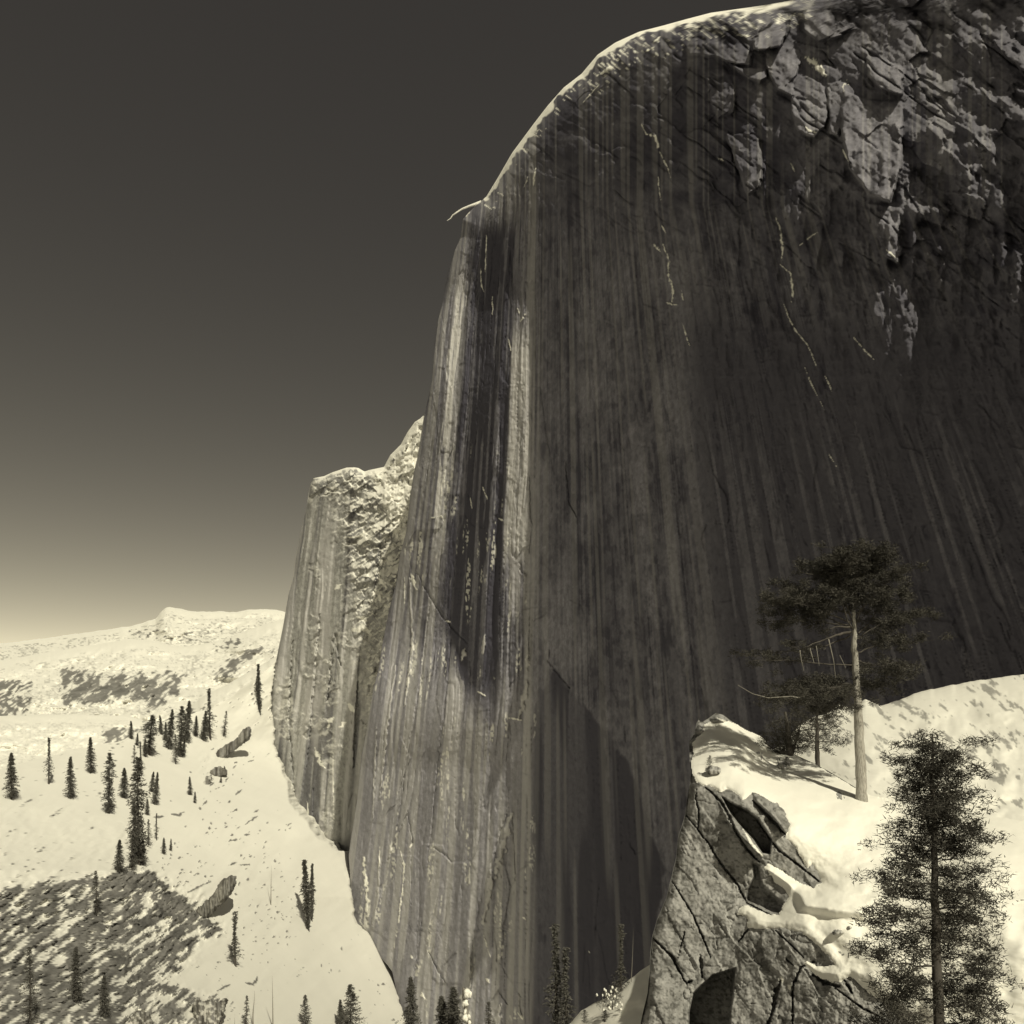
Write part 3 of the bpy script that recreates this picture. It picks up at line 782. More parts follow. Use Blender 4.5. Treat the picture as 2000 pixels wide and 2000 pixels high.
M_SNOWM = snow_mat('mountain_snow', 0.004, 6.0)
far_tab = [(-700, 1300), (-300, 1262), (-100, 1268), (60, 1250), (160, 1236), (253, 1223), (278, 1217), (304, 1208), (315, 1194), (324, 1187), (332, 1185), (343, 1188), (355, 1189), (366, 1192), (383, 1194), (413, 1195), (436, 1194), (460, 1196),
           (470, 1194), (483, 1191), (518, 1190), (541, 1191), (560, 1196), (700, 1205), (900, 1210)]
ridge_sheet('mountain', far_tab, 1330, 8200, 5200, 300,
            [([(320, 1245), (420, 1252), (430, 1258), (330, 1258)], 0.45, False), ([(255, 1240), (330, 1238), (430, 1228), (430, 1234), (330, 1246), (255, 1250)], 0.4, False)],
            'snow covered mountain ridge with a small pointed peak on the far horizon', spk=0.55, amp=50)
mid_tab = [(-700, 1330), (-300, 1310), (0, 1290), (160, 1262), (253, 1248), (310, 1252), (340, 1262), (370, 1262), (430, 1252), (480, 1232), (520, 1218), (560, 1208), (700, 1190), (900, 1180)]
ridge_sheet('foothill', mid_tab, 1460, 4300, 2300, 340,
            [([(120, 1310), (255, 1318), (330, 1312), (366, 1320), (350, 1350), (335, 1370), (305, 1392), (285, 1385), (255, 1368), (120, 1380)], 0.80, True),
             ([(425, 1325), (440, 1298), (470, 1282), (505, 1266), (500, 1278), (470, 1300), (445, 1312)], 1.0, True),
             ([(428, 1365), (445, 1345), (480, 1325), (515, 1308), (540, 1290), (530, 1275), (545, 1268), (545, 1300), (500, 1330), (460, 1352)], 1.0, True),
             ([(-400, 1350), (-100, 1330), (60, 1335), (60, 1390), (-200, 1420)], 0.7, True),
             ([(425, 1262), (450, 1252), (480, 1255), (450, 1275), (430, 1276)], 0.5, False)],
            'snow covered hillside with slanting bare rock bands in front of the far ridge', spk=0.4, amp=22)
near_tab = [(-700, 1480), (-300, 1440), (-60, 1400), (120, 1395), (253, 1398), (285, 1408), (320, 1408), (360, 1388), (400, 1358), (440, 1338), (500, 1305), (560, 1270), (700, 1230), (900, 1200)]
ridge_sheet('hillside', near_tab, 1560, 2100, 1500, 380,
            [([(200, 1420), (250, 1425), (290, 1412), (330, 1400), (300, 1440), (250, 1470), (200, 1480)], 0.8, True), ([(455, 1372), (470, 1362), (500, 1348), (480, 1366), (458, 1380)], 0.9, True),
             ([(330, 1392), (400, 1380), (400, 1395), (340, 1400)], 0.7, False)],
            'snowy shoulder behind the row of firs', spk=0.25, amp=8)

# ground sheet of the valley, far below, out to the horizon
g = np.linspace(-1, 1, 120); g = np.sign(g) * np.abs(g) ** 2.2 * 30000
GX, GY = np.meshgrid(g, g + 200)
GZ = -900 + 60 * fbm(GX / 1500, GY / 1500, 500, 3)
V = np.stack([GX, GY, GZ], -1).reshape(-1, 3)
gr = link_mesh('ground', V, grid_faces(120, 120), M_SNOWM, attrs={'rock': np.ones(len(V))})
tag(gr, kind='structure')

# ------------------------------------------------------------------ foreground outcrop on the right
OUT = [(1398, 1395, 46), (1456, 1424, 47), (1509, 1464, 46), (1590, 1491, 43), (1671, 1540, 38.5), (1741, 1565, 37.5), (1900, 1600, 36), (2200, 1640, 34),
       (1356, 1431, 44), (1350, 1470, 42), (1351, 1508, 37.8), (1341, 1570, 36.9), (1301, 1754, 35.3), (1270, 1861, 34.8), (1253, 1990, 34.0), (1240, 2150, 33.2),
       (1408, 1545, 36), (1469, 1548, 35.2), (1543, 1609, 33.8), (1450, 1470, 40.5), (1600, 1600, 35.0),
       (1400, 1650, 35.0), (1440, 1740, 34.2), (1400, 1850, 33.7), (1350, 1900, 33.8), (1450, 1900, 32.6), (1500, 2000, 31.2),
       (1603, 1723, 32.9), (1600, 1765, 31.6), (1500, 1750, 33.6), (1480, 1800, 32.6), (1570, 1820, 30.7), (1700, 1700, 32.4), (1700, 1850, 29.5), (1800, 1780, 30.2),
       (1600, 1900, 30.0), (1650, 1935, 29.0), (1741, 1975, 28.2), (1600, 2000, 29.5), (1741, 2100, 27.5), (1900, 2060, 26.0), (2200, 2100, 24.0),
       (1900, 1900, 27.4), (1900, 1700, 30.5), (2200, 1850, 26.5), (1780, 2450, 14.3), (1400, 2700, 13), (2200, 2450, 12.5), (1240, 2450, 26)]
out_outline = [(1398, 1392), (1412, 1395), (1428, 1407), (1455, 1424), (1486, 1437), (1509, 1464), (1553, 1474), (1590, 1491), (1627, 1511), (1671, 1538), (1697, 1556), (1741, 1565), (1900, 1596), (2200, 1640),
               (2200, 2560), (1230, 2560), (1243, 2060), (1253, 1989), (1265, 1939), (1269, 1888), (1270, 1861), (1274, 1828), (1284, 1794), (1301, 1754), (1312, 1710), (1321, 1673), (1324, 1636), (1338, 1592),
               (1341, 1569), (1348, 1525), (1350, 1508), (1347, 1485), (1346, 1448), (1352, 1440), (1356, 1431), (1361, 1411), (1365, 1403), (1370, 1410), (1381, 1404)]
snow_up = [(1352, 1452), (1368, 1436), (1376, 1418), (1390, 1410), (1410, 1404), (1428, 1410), (1455, 1426), (1486, 1439), (1509, 1466), (1553, 1477), (1590, 1494), (1627, 1514), (1671, 1541), (1697, 1555), (1741, 1562), (1900, 1590), (2200, 1634),
           (2200, 2560), (1880, 2560), (1850, 2200), (1800, 2020), (1741, 1962), (1704, 1945), (1677, 1918), (1660, 1905), (1654, 1908), (1640, 1918), (1627, 1918), (1608, 1911), (1593, 1902), (1578, 1888), (1570, 1881), (1576, 1877), (1593, 1886), (1610, 1890), (1630, 1885), (1617, 1865), (1596, 1844), (1576, 1828), (1549, 1816),
           (1502, 1812), (1482, 1814), (1461, 1811), (1459, 1803), (1462, 1796), (1455, 1787), (1440, 1785), (1444, 1775), (1455, 1769), (1475, 1776), (1499, 1787), (1522, 1786), (1530, 1772), (1540, 1752), (1532, 1738), (1509, 1722), (1492, 1705), (1488, 1692), (1500, 1689), (1516, 1695), (1543, 1713), (1566, 1727),
           (1592, 1733), (1604, 1722), (1596, 1704), (1586, 1686), (1577, 1699), (1570, 1680), (1553, 1653), (1536, 1636), (1543, 1609), (1530, 1590), (1519, 1572), (1496, 1559), (1482, 1550), (1469, 1547), (1458, 1558),
           (1450, 1565), (1442, 1553), (1430, 1543), (1418, 1540), (1408, 1547), (1396, 1540), (1385, 1533), (1374, 1534), (1364, 1530), (1354, 1510), (1350, 1490), (1356, 1475)]


def build_outcrop():
    root = empty('rock_outcrop', P(1450, 1990, 33))
    tag(root, 'cracked pale granite outcrop with a snow covered top in the right foreground', 'rock outcrop')
    st = 1.7
    xs = np.concatenate([np.arange(1226, 1770, st), np.arange(1770, 2210, 5)]); ys = np.concatenate([np.arange(1384, 2010, st), np.arange(2012, 2560, 6)])
    PX, PY = np.meshgrid(xs, ys)
    sdo = sdist(PX, PY, out_outline)
    PX, PY = snap(PX, PY, sdo, st)
    base = tps(OUT, PX, PY)
    rough = 0.13 * fbm(PX / 34, PY / 34, 401, 4) + 0.07 * fbm(PX / 9, PY / 11, 403, 4) - 0.10 * np.exp(-(vnoise(PX / 26, PY / 40, 411) / 0.03) ** 2) * sst(0, 0.2, fbm(PX / 30, PY / 30, 412, 2)) + 0.014 * vnoise(PX / 2.6, PY / 2.6, 405)
    a1 = PX * 0.55 + PY * 0.835; b1 = PX * 0.835 - PY * 0.55       # joints run down to the right
    pl = fbm(a1 / 190, b1 / 48, 407, 3)
    stp = (np.floor(pl * 6) / 6 - pl)
    sf, ef = slabs((a1 + 14 * fbm(PX / 60, PY / 60, 408, 2)) / 120, b1 / 46, 409, 0.8)
    rel = rough + stp * 0.10 + sf * 0.22
    cr = np.zeros(PX.shape)
    cracks = [([(1338, 1589), (1388, 1653), (1405, 1683), (1442, 1730), (1459, 1764), (1505, 1787)], 3.0), ([(1361, 1542), (1358, 1559), (1364, 1579), (1364, 1619)], 2.2), ([(1312, 1720), (1354, 1787), (1368, 1821), (1388, 1871)], 2.2),
              ([(1274, 1831), (1312, 1868), (1341, 1922)], 3.2), ([(1368, 1866), (1371, 1908)], 5), ([(1590, 1878), (1563, 1890), (1549, 1929), (1548, 2010)], 3.4), ([(1523, 1915), (1512, 1960), (1499, 2010)], 6), ([(1516, 1818), (1545, 1845), (1570, 1871)], 1.6),
              ([(1630, 1929), (1684, 1969), (1718, 1986)], 2.2), ([(1590, 1905), (1612, 1920), (1640, 1926)], 5), ([(1378, 1538), (1408, 1565), (1428, 1606), (1455, 1653), (1482, 1683)], 3.6), ([(1472, 1565), (1506, 1599), (1533, 1629)], 4),
              ([(1480, 1605), (1520, 1660), (1560, 1690), (1600, 1722)], 2.6), ([(1341, 1922), (1352, 1915)], 3), ([(1325, 1870), (1338, 1816)], 1.2), ([(1535, 1872), (1549, 1885)], 1.5),
              ([(1441, 1840), (1462, 1815)], 2.5), ([(1650, 1915), (1665, 1940)], 3)]
    for k2, (pts, wd) in enumerate(cracks): line_mask(PX, PY, pts, wd * 0.75, 420 + k2, 0.5, cr)
    rel = rel - 0.55 * cr
    def pit(poly, depth, soft=5): return depth * sst(-soft * 0.3, soft, sdist(PX, PY, poly))
    rel = rel - pit([(1410, 1556), (1428, 1568), (1455, 1580), (1482, 1599), (1508, 1639), (1504, 1668), (1489, 1666), (1472, 1641), (1450, 1618), (1426, 1587)], 1.9)
    rel = rel - pit([(1437, 1890), (1431, 1950), (1427, 1975), (1425, 2300), (1330, 2300), (1345, 1975), (1354, 1940), (1372, 1922), (1392, 1904)], 3.2, 4)
    rel = rel - pit([(1469, 1686), (1482, 1690), (1489, 1727), (1509, 1747), (1536, 1767), (1522, 1784), (1506, 1784), (1455, 1760), (1459, 1737), (1472, 1713)], 0.9)
    rel = rel + pit([(1469, 1548), (1496, 1560), (1519, 1573), (1543, 1610), (1534, 1634), (1505, 1598), (1474, 1568)], 0.7, 8)
    rel = rel + pit([(1405, 1568), (1420, 1585), (1450, 1622), (1472, 1645), (1492, 1668), (1488, 1676), (1470, 1668), (1440, 1632), (1416, 1600)], 0.5, 7)
    rel = rel + pit([(1364, 1408), (1369, 1418), (1378, 1428), (1366, 1436), (1358, 1430)], 0.5, 5) + pit([(1385, 1404), (1398, 1393), (1412, 1396), (1428, 1408), (1410, 1412), (1392, 1412)], 0.8, 6)
    rel = rel + pit([(1270, 1905), (1300, 1900), (1330, 1935), (1330, 2010), (1255, 2010)], 0.4, 12)
    edge = sst(0, 16, sdo)
    rel = rel - 0.10 * np.exp(-(fbm(a1 / 40, b1 / 22, 468, 3) / 0.03) ** 2) * sst(0.0, 0.25, fbm(PX / 40, PY / 40, 469, 2))
    D = base - rel * np.minimum(1, np.maximum(sdo, 0) / 5) + (1 - np.sqrt(edge)) * 0.5
    sn = np.zeros(PX.shape)
    for k2, (pts, wd) in enumerate([([(1452, 1620), (1470, 1650), (1490, 1672)], 2.6), ([(1525, 1908), (1528, 1918)], 3), ([(1540, 1925), (1548, 1932)], 4), ([(1400, 1402), (1450, 1426)], 2)]):
        line_mask(PX, PY, pts, wd, 450 + k2, 0.6, sn)
    stain_shade = 0.45 * sst(-0.1, 0.45, fbm(a1 / 60, b1 / 26, 466, 4)) + 0.7 * sst(0.22, 0.5, fbm(PX / 16, PY / 12, 460, 4)) + 0.6 * sst(0.45, 0.7, vnoise(PX / 4, PY / 3, 462))
    stain_shade = np.maximum(stain_shade, 0.75 * sst(0, 12, sdist(PX, PY, [(1489, 1560), (1545, 1600), (1610, 1730), (1560, 1720), (1500, 1640)])) * sst(-0.2, 0.3, fbm(a1 / 40, b1 / 6, 464, 3)))
    rock = grid_mesh('rock_face', PX, PY, D, M_ROCK, attrs={'snow': sn, 'stain_shade': np.clip(stain_shade, 0, 1), 'pale': np.zeros(PX.shape)}, mask=sdo > 0)
    V = np.zeros(3)
    # ---- give the outcrop its hidden side
    k0 = [i for i, p in enumerate(out_outline) if p[1] >= 2100]
    ol = np.array(out_outline[max(k0) + 1:] + out_outline[:min(k0)]); n = len(ol)
    bd = tps(OUT, ol[:, 0], ol[:, 1]) + 0.3
    ring1 = np.stack([(ol[:, 0] - 1000) / F * bd, bd, (HZ - ol[:, 1]) / F * bd], 1)
    ring2 = ring1 + np.array([2.5, 9, -3.0]); ring3 = ring1 * 0.6 + ring1.mean(0) * 0.4 + np.array([6, 22, -12.0])
    vv = np.concatenate([ring1, ring2, ring3]); idx = np.arange(n - 1)
    f = [np.stack([idx + k * n, idx + 1 + k * n, idx + 1 + (k + 1) * n, idx + (k + 1) * n], 1) for k in (0, 1)]
    zz = np.zeros(len(vv))
    back = link_mesh('rear_face', vv, np.concatenate(f), M_ROCK, attrs={'snow': zz, 'stain_shade': zz + 0.2, 'pale': zz})
    # ---- snow lying on the outcrop, with a rounded lip
    sds = sdist(PX + 1.6 * fbm(PX / 12, PY / 12, 470, 2), PY + 1.6 * fbm(PX / 12, PY / 12, 472, 2), snow_up)
    thick = 0.22 * np.sqrt(np.clip((sds + 1.5 * fbm(PX / 5, PY / 5, 478, 2)) / 15.0, 0, 1)) + 0.25 * sst(10, 60, sds)
    dr = 0.30 * fbm(PX / 90, PY / 60, 474, 3) + 0.035 * fbm(PX / 14, PY / 9, 476, 3)
    hump = 0.55 * sst(-4, 18, sdist(PX, PY, [(1548, 1742), (1560, 1728), (1610, 1733), (1650, 1745), (1700, 1775), (1690, 1800), (1620, 1790), (1560, 1780)]))
    hump2 = 0.5 * sst(-4, 16, sdist(PX, PY, [(1492, 1695), (1520, 1697), (1560, 1722), (1545, 1748), (1515, 1722)]))
    Ds = base - 0.02 - thick - (dr + hump + hump2) * sst(0, 25, sds)
    smesh = grid_mesh('snow_cover', PX, PY, Ds, M_SNOW, attrs={'rock': np.zeros(PX.shape)}, mask=(sds > 0))
    for o in (rock, back, smesh):
        o.parent = root; o.matrix_parent_inverse = mathutils.Matrix.Translation(-root.location)
    return root


build_outcrop()


def snow_surface(px, py):
    return float(tps(OUT, np.array([px * 1.0]), np.array([py * 1.0]))[0]) - 0.5


# snow bank at the bottom centre and the snowfield behind the outcrop
def sheet(name, top, bottom, pts, label, rockf=0.0, amp=0.5, x0=None, x1=None, seed=0):
    cols = np.arange(x0, x1, 3.0)
    cy = np.interp(cols, [p[0] for p in top], [p[1] for p in top]) + 1.5 * fbm(cols / 14, cols * 0, seed, 3)
    nr = 140
    v = np.linspace(0, 1, nr)
    PX = np.repeat(cols[None, :], nr, 0); PY = cy[None, :] + (bottom - cy[None, :]) * v[:, None]
    D = tps(pts, PX, PY)
    D = D - amp * fbm(PX / 60, PY / 30, seed + 1, 4) * np.minimum(1, 6 * v)[:, None] + 0.04 * D * np.exp(-v * 40)[:, None]
    a1 = PX * 0.8 + PY * 0.6; b1 = -PX * 0.6 + PY * 0.8
    rk = rockf * sst(0.34, 0.46, fbm(a1 / 26, b1 / 10, seed + 4, 4, 0.6) + 0.35 * fbm(PX / 60, PY / 60, seed + 5, 2))
    # the far side drops away
    nb = 6
    kb = np.arange(nb, 0, -1)[:, None]
    BD = D[:1] + kb * D[:1] * 0.05
    BY = HZ - (HZ - PY[:1]) * D[:1] / BD + kb * 46.0
    PX = np.concatenate([np.repeat(PX[:1], nb, 0), PX]); PY = np.concatenate([BY, PY]); rk = np.concatenate([np.zeros(BD.shape), rk]); D = np.concatenate([BD, D])
    o = grid_mesh(name, PX, PY, D, M_SNOW, attrs={'rock': np.clip(rk, 0, 1)})
    tag(o, label, 'snow slope', kind='structure')


sheet('snow_bank', [(900, 2080), (1060, 2040), (1116, 1997), (1134, 1975), (1159, 1960), (1193, 1946), (1218, 1922), (1234, 1910), (1250, 1897), (1275, 1880), (1330, 1850), (1450, 1800)], 2200,
      [(900, 2080, 95), (1116, 1997, 92), (1234, 1910, 90), (1450, 1800, 88), (1116, 2200, 62), (1300, 2200, 58), (1450, 2200, 55), (1250, 2000, 78)], 'smooth snow bank at the foot of the outcrop, bottom centre', 0, 0.8, 900, 1460, 520)
sheet('snowfield', [(1400, 1500), (1480, 1478), (1530, 1455), (1560, 1415), (1590, 1400), (1620, 1392), (1640, 1374), (1660, 1384), (1690, 1366), (1720, 1378), (1742, 1372), (1800, 1350), (1900, 1330), (2200, 1290)], 1760,
      [(1400, 1500, 125), (1560, 1415, 130), (1742, 1372, 125), (2200, 1290, 110), (1400, 1700, 80), (1600, 1600, 82), (1742, 1600, 76), (2200, 1700, 60), (1650, 1500, 98)],
      'bright snowfield behind the tall pine', 0.7, 1.2, 1400, 2200, 540)


# ------------------------------------------------------------------ rocks standing in the snow slope
def rock_from_outline(name, poly, depth_fn, thick, label, cat, seed, mat=M_SLAB, snow_top=0.3, step=1.5, group=None):
    xs = [p[0] for p in poly]; ys = [p[1] for p in poly]
    X = np.arange(min(xs) - 3, max(xs) + 3, step); Y = np.arange(min(ys) - 3, max(ys) + 3, step)
    PX, PY = np.meshgrid(X, Y)
    wob = 1.6 * fbm(PX / 6, PY / 6, seed, 3)
    sd_ = sdist(PX + wob, PY + wob, poly)
    mid = (sum(xs) / len(xs), sum(ys) / len(ys))
    d0 = depth_fn(np.array([[mid[0]]]), np.array([[max(ys) * 1.0]]))[0, 0]
    lean = depth_fn(PX, PY) * 0.35 + d0 * 0.65
    prof = np.sqrt(np.clip(sd_ / 7.0, 0, 1))
    rel = thick * prof + 0.35 * thick * fbm(PX / 5, PY / 26, seed + 1, 3) * prof + 0.2 * thick * vnoise(PX / 2.4, PY / 12, seed + 2) * prof
    D = lean + thick * 0.1 - rel
    at = {'snow': snow_top * sst(0.35, 0.6, fbm(PX / 5, PY / 5, seed + 4, 3) + 0.3), 'stain_shade': 0.8 * sst(0.0, 0.5, vnoise(PX / 3, PY / 30, seed + 5)), 'pale': 0.25 * sst(0.3, 0.6, vnoise(PX / 4, PY / 30, seed + 6))}
    V = np.stack([(PX - 1000) / F * D, D, (HZ - PY) / F * D], -1)
    # back shell closes the stone
    Db = lean + thick * 0.6 * prof + thick * 0.1
    Vb = np.stack([(PX - 1000) / F * Db, Db, (HZ - PY) / F * Db], -1)
    m = sd_ > 0
    keep = m[:-1, :-1] & m[1:, :-1] & m[1:, 1:] & m[:-1, 1:]
    f = grid_faces(PX.shape[0], PX.shape[1], keep)
    n = PX.size
    fa = np.concatenate([f, f[:, ::-1] + n])
    # stitch the rim
    from collections import Counter
    ed = Counter()
    for q4 in f:
        for i in range(4):
            a, b = q4[i], q4[(i + 1) % 4]; ed[(a, b)] += 1
    rim = [(a, b) for (a, b) in ed if (b, a) not in ed]
    if rim:
        r = np.array(rim); fa = np.concatenate([fa, np.stack([r[:, 1], r[:, 0], r[:, 0] + n, r[:, 1] + n], 1)])
    VV = np.concatenate([V.reshape(-1, 3), Vb.reshape(-1, 3)])
    used = np.unique(fa); remap = np.full(len(VV), -1); remap[used] = np.arange(len(used))
    attrs = {k: np.concatenate([v.ravel(), v.ravel()])[used] for k, v in at.items()}
    o = link_mesh(name, VV[used], remap[fa], mat, None, True, attrs)
    tag(o, label, cat, group)
    return o


SD = slope_depth
rocks = [
    ('boulder', [(415, 1490), (413, 1478), (425, 1464), (448, 1450), (462, 1440), (475, 1424), (486, 1416), (492, 1424), (491, 1440), (480, 1452), (460, 1466), (445, 1478), (430, 1486)], 9, 'long grey rock rib tapering up to the right, below the lone narrow fir', 0.0),
    ('boulder', [(408, 1508), (418, 1498), (430, 1495), (438, 1500), (445, 1504), (444, 1513), (436, 1516), (424, 1518), (412, 1514)], 6, 'squat dark boulder just below the long rock rib', 0.1),
    ('boulder', [(396, 1528), (402, 1514), (412, 1514), (418, 1522), (408, 1532), (398, 1534)], 4, 'small broken boulder just below left of the squat dark one', 0.5),
    ('rock_slab', [(366, 1798), (380, 1778), (398, 1762), (414, 1748), (424, 1730), (436, 1716), (450, 1709), (463, 1709), (462, 1728), (455, 1745), (442, 1760), (424, 1776), (408, 1794), (398, 1800), (386, 1790)], 10, 'big streaked slab with a rounded top leaning out of the snow slope', 0.05),
    ('boulder', [(378, 1990), (374, 1962), (384, 1948), (398, 1955), (412, 1948), (424, 1958), (440, 1948), (448, 1952), (440, 1975), (430, 2000), (422, 2012), (380, 2012)], 6, 'dark triangular rock at the bottom edge below the big rocky patch', 0.45),
    ('boulder', [(256, 2012), (252, 1985), (270, 1972), (292, 1978), (300, 1994), (296, 2012)], 5, 'low dark rock in the bottom left corner of the visible snow', 0.4),
]
for i, (nm, poly, th, lab, st) in enumerate(rocks):
    rock_from_outline(nm, poly, SD, th, lab, 'rock', 600 + i * 11, snow_top=st)


# ------------------------------------------------------------------ trees
class Bag:
    def __init__(s): s.v = []; s.f = []; s.n = 0
    def add(s, v, f):
        s.v.append(np.asarray(v, float)); s.f.append(np.asarray(f) + s.n); s.n += len(v)
    def build(s, name, mat, parent, smooth=True):
        return link_mesh(name, np.concatenate(s.v), np.concatenate(s.f), mat, parent, smooth)


def needles(rng, centre, r, n, length, width, up=0.0, flat=1.0):
    """n thin blades radiating from points round centre"""
    c = rng.normal(size=(n, 3)) * np.array([r, r, r * flat]) * 0.55 + centre
    d = rng.normal(size=(n, 3)); d[:, 2] = d[:, 2] * 0.6 + up
    d /= np.linalg.norm(d, axis=1)[:, None]
    s = np.cross(d, rng.normal(size=(n, 3))); s /= np.linalg.norm(s, axis=1)[:, None] + 1e-9
    L = length * rng.uniform(0.6, 1.2, (n, 1)); W = width * rng.uniform(0.7, 1.2, (n, 1))
    v = np.stack([c - s * W, c + s * W, c + d * L], 1).reshape(-1, 3)
    return v, np.arange(n * 3).reshape(-1, 3)


def proto_conifer(kind, seed):
    """unit-height conifer: trunk and crown meshes"""
    rng = np.random.RandomState(seed)
    root = empty('fir_tree', (0, 0, 0))
    bend = rng.uniform(-0.012, 0.012, 2)
    path = [(bend[0] * math.sin(3 * t), bend[1] * math.sin(2.5 * t), t) for t in np.linspace(-0.04, 1.0, 8)]
    if kind == 'bent': path = [(0.10 * t * t - 0.02 * math.sin(6 * t), 0, t) for t in np.linspace(-0.04, 1.0, 10)]
    w0 = {'snag': 0.016, 'bent': 0.02}.get(kind, 0.014)
    v, f = tube(path, [w0 * (1.02 - 0.93 * k / (len(path) - 1)) for k in range(len(path))], 6)
    tb = Bag(); tb.add(v, f)
    cb = Bag()
    P_ = np.array(path)
    def at(z): return np.array([np.interp(z, P_[:, 2], P_[:, 0]), np.interp(z, P_[:, 2], P_[:, 1]), z])
    spec = {'spire': (0.06, 0.105, 60, 0.8, 12), 'dense': (0.05, 0.17, 62, 1.0, 17), 'broad': (0.04, 0.24, 42, 0.9, 16), 'thin': (0.18, 0.11, 46, 0.62, 10),
            'scrag': (0.08, 0.15, 40, 0.6, 10), 'clump': (0.05, 0.075, 80, 0.85, 13), 'snag': (0.25, 0.05, 14, 0.8, 0), 'bent': (0.5, 0.09, 8, 0.8, 0), 'bush': (0.0, 0.42, 34, 0.9, 18)}[kind]
    z0, rmax, nw, dens, nn = spec
    for k in range(nw):
        z = z0 + (1 - z0) * (k / nw) ** 0.95
        t = (z - z0) / (1 - z0)
        if kind in ('spire', 'clump'): prof = min(1, 2.6 * (1 - t)) * (0.72 + 0.28 * math.sin(9 * t + seed)) * min(1, 0.45 + 3 * t)
        elif kind == 'bush': prof = math.sin(math.pi * (0.15 + 0.8 * t))
        elif kind == 'thin': prof = (0.45 + 0.55 * math.sin(7 * t + seed)) * (1 - t) ** 0.5
        else: prof = (1 - t) ** 0.8 * min(1, 0.6 + 2.4 * t)
        if kind == 'clump' and 0.38 < t < 0.5: prof *= 0.45
        nb = rng.randint(5, 8) if nn else rng.randint(1, 3)
        for j in range(nb):
            if rng.rand() > dens: continue
            az = rng.uniform(0, 2 * math.pi)
            L = rmax * prof * rng.uniform(0.5, 1.12)
            if L < 0.008: L = 0.008
            dz = -0.35 * L if t < 0.7 else 0.15 * L
            if kind in ('broad', 'bush'): dz = 0.12 * L
            if not nn: dz = rng.uniform(-0.3, 0.3) * L
            p0 = at(z); p1 = p0 + np.array([math.cos(az) * L, math.sin(az) * L, dz + rng.uniform(-0.15, 0.15) * L])
            vv, ff = tube([p0, p1], [0.0022, 0.0008], 3)
            (tb).add(vv, ff)
            for q in range(nn):
                s = rng.uniform(0.12, 1.05)
                c = p0 + (p1 - p0) * s + rng.normal(size=3) * 0.006
                d = (p1 - p0) / L * 0.55 + rng.normal(size=3) * 0.55; d[2] -= 0.15
                d /= np.linalg.norm(d)
                sd2 = np.cross(d, rng.normal(size=3)); sd2 /= np.linalg.norm(sd2) + 1e-9
                l2 = rng.uniform(0.013, 0.028) * (0.7 + rmax * 2); w2 = l2 * 0.27
                cb.add([c - sd2 * w2, c + sd2 * w2, c + d * l2], [(0, 1, 2)])
    dead = kind in ('snag', 'bent')
    tb.build('trunk', M_DEAD if dead else M_BARKD, root)
    if cb.n: cb.build('crown', M_NEEDF, root, False)
    return root


protos = {}
for kd, sds in (('spire', (1, 2)), ('dense', (3, 4)), ('broad', (5,)), ('thin', (6, 7)), ('scrag', (8, 9)), ('clump', (10,)), ('snag', (11,)), ('bent', (12,)), ('bush', (13, 14))):
    protos[kd] = [proto_conifer(kd, s) for s in sds]
used_proto = set()


def place_tree(kind, px_top, py_top, px_base, py_base, label, dist=None, widen=1.0, var=0, rot=None, name=None, group=None):
    d = dist if dist is not None else float(SD(np.array([[px_base * 1.0]]), np.array([[py_base * 1.0]]))[0, 0])
    src = protos[kind][var % len(protos[kind])]
    h = (py_base - py_top) / F * d
    base = P(px_base, py_base, d)
    if src.name not in used_proto:
        used_proto.add(src.name); o = src
    else:
        o = src.copy(); C.objects.link(o)
        for ch in src.children:
            c = ch.copy(); C.objects.link(c); c.parent = o
    o.name = name or ('dead_tree' if kind in ('snag', 'bent') else 'shrub' if kind == 'bush' else 'fir_tree')
    o.location = base
    if kind not in ('snag', 'bent'): widen = widen * 1.3
    o.scale = (h * widen, h * widen, h)
    lean = (px_top - px_base) / max(py_base - py_top, 1)
    o.rotation_euler = (0, math.atan(lean), rot if rot is not None else random.uniform(0, 6.28) * (0 if abs(lean) > 0.08 else 1))
    for k in ('label', 'category', 'group'):
        if k in o: del o[k]
    tag(o, label, {'snag': 'dead tree', 'bent': 'dead tree', 'bush': 'shrub'}.get(kind, 'tree'), group or 'trees scattered over the snow slope')
    return o


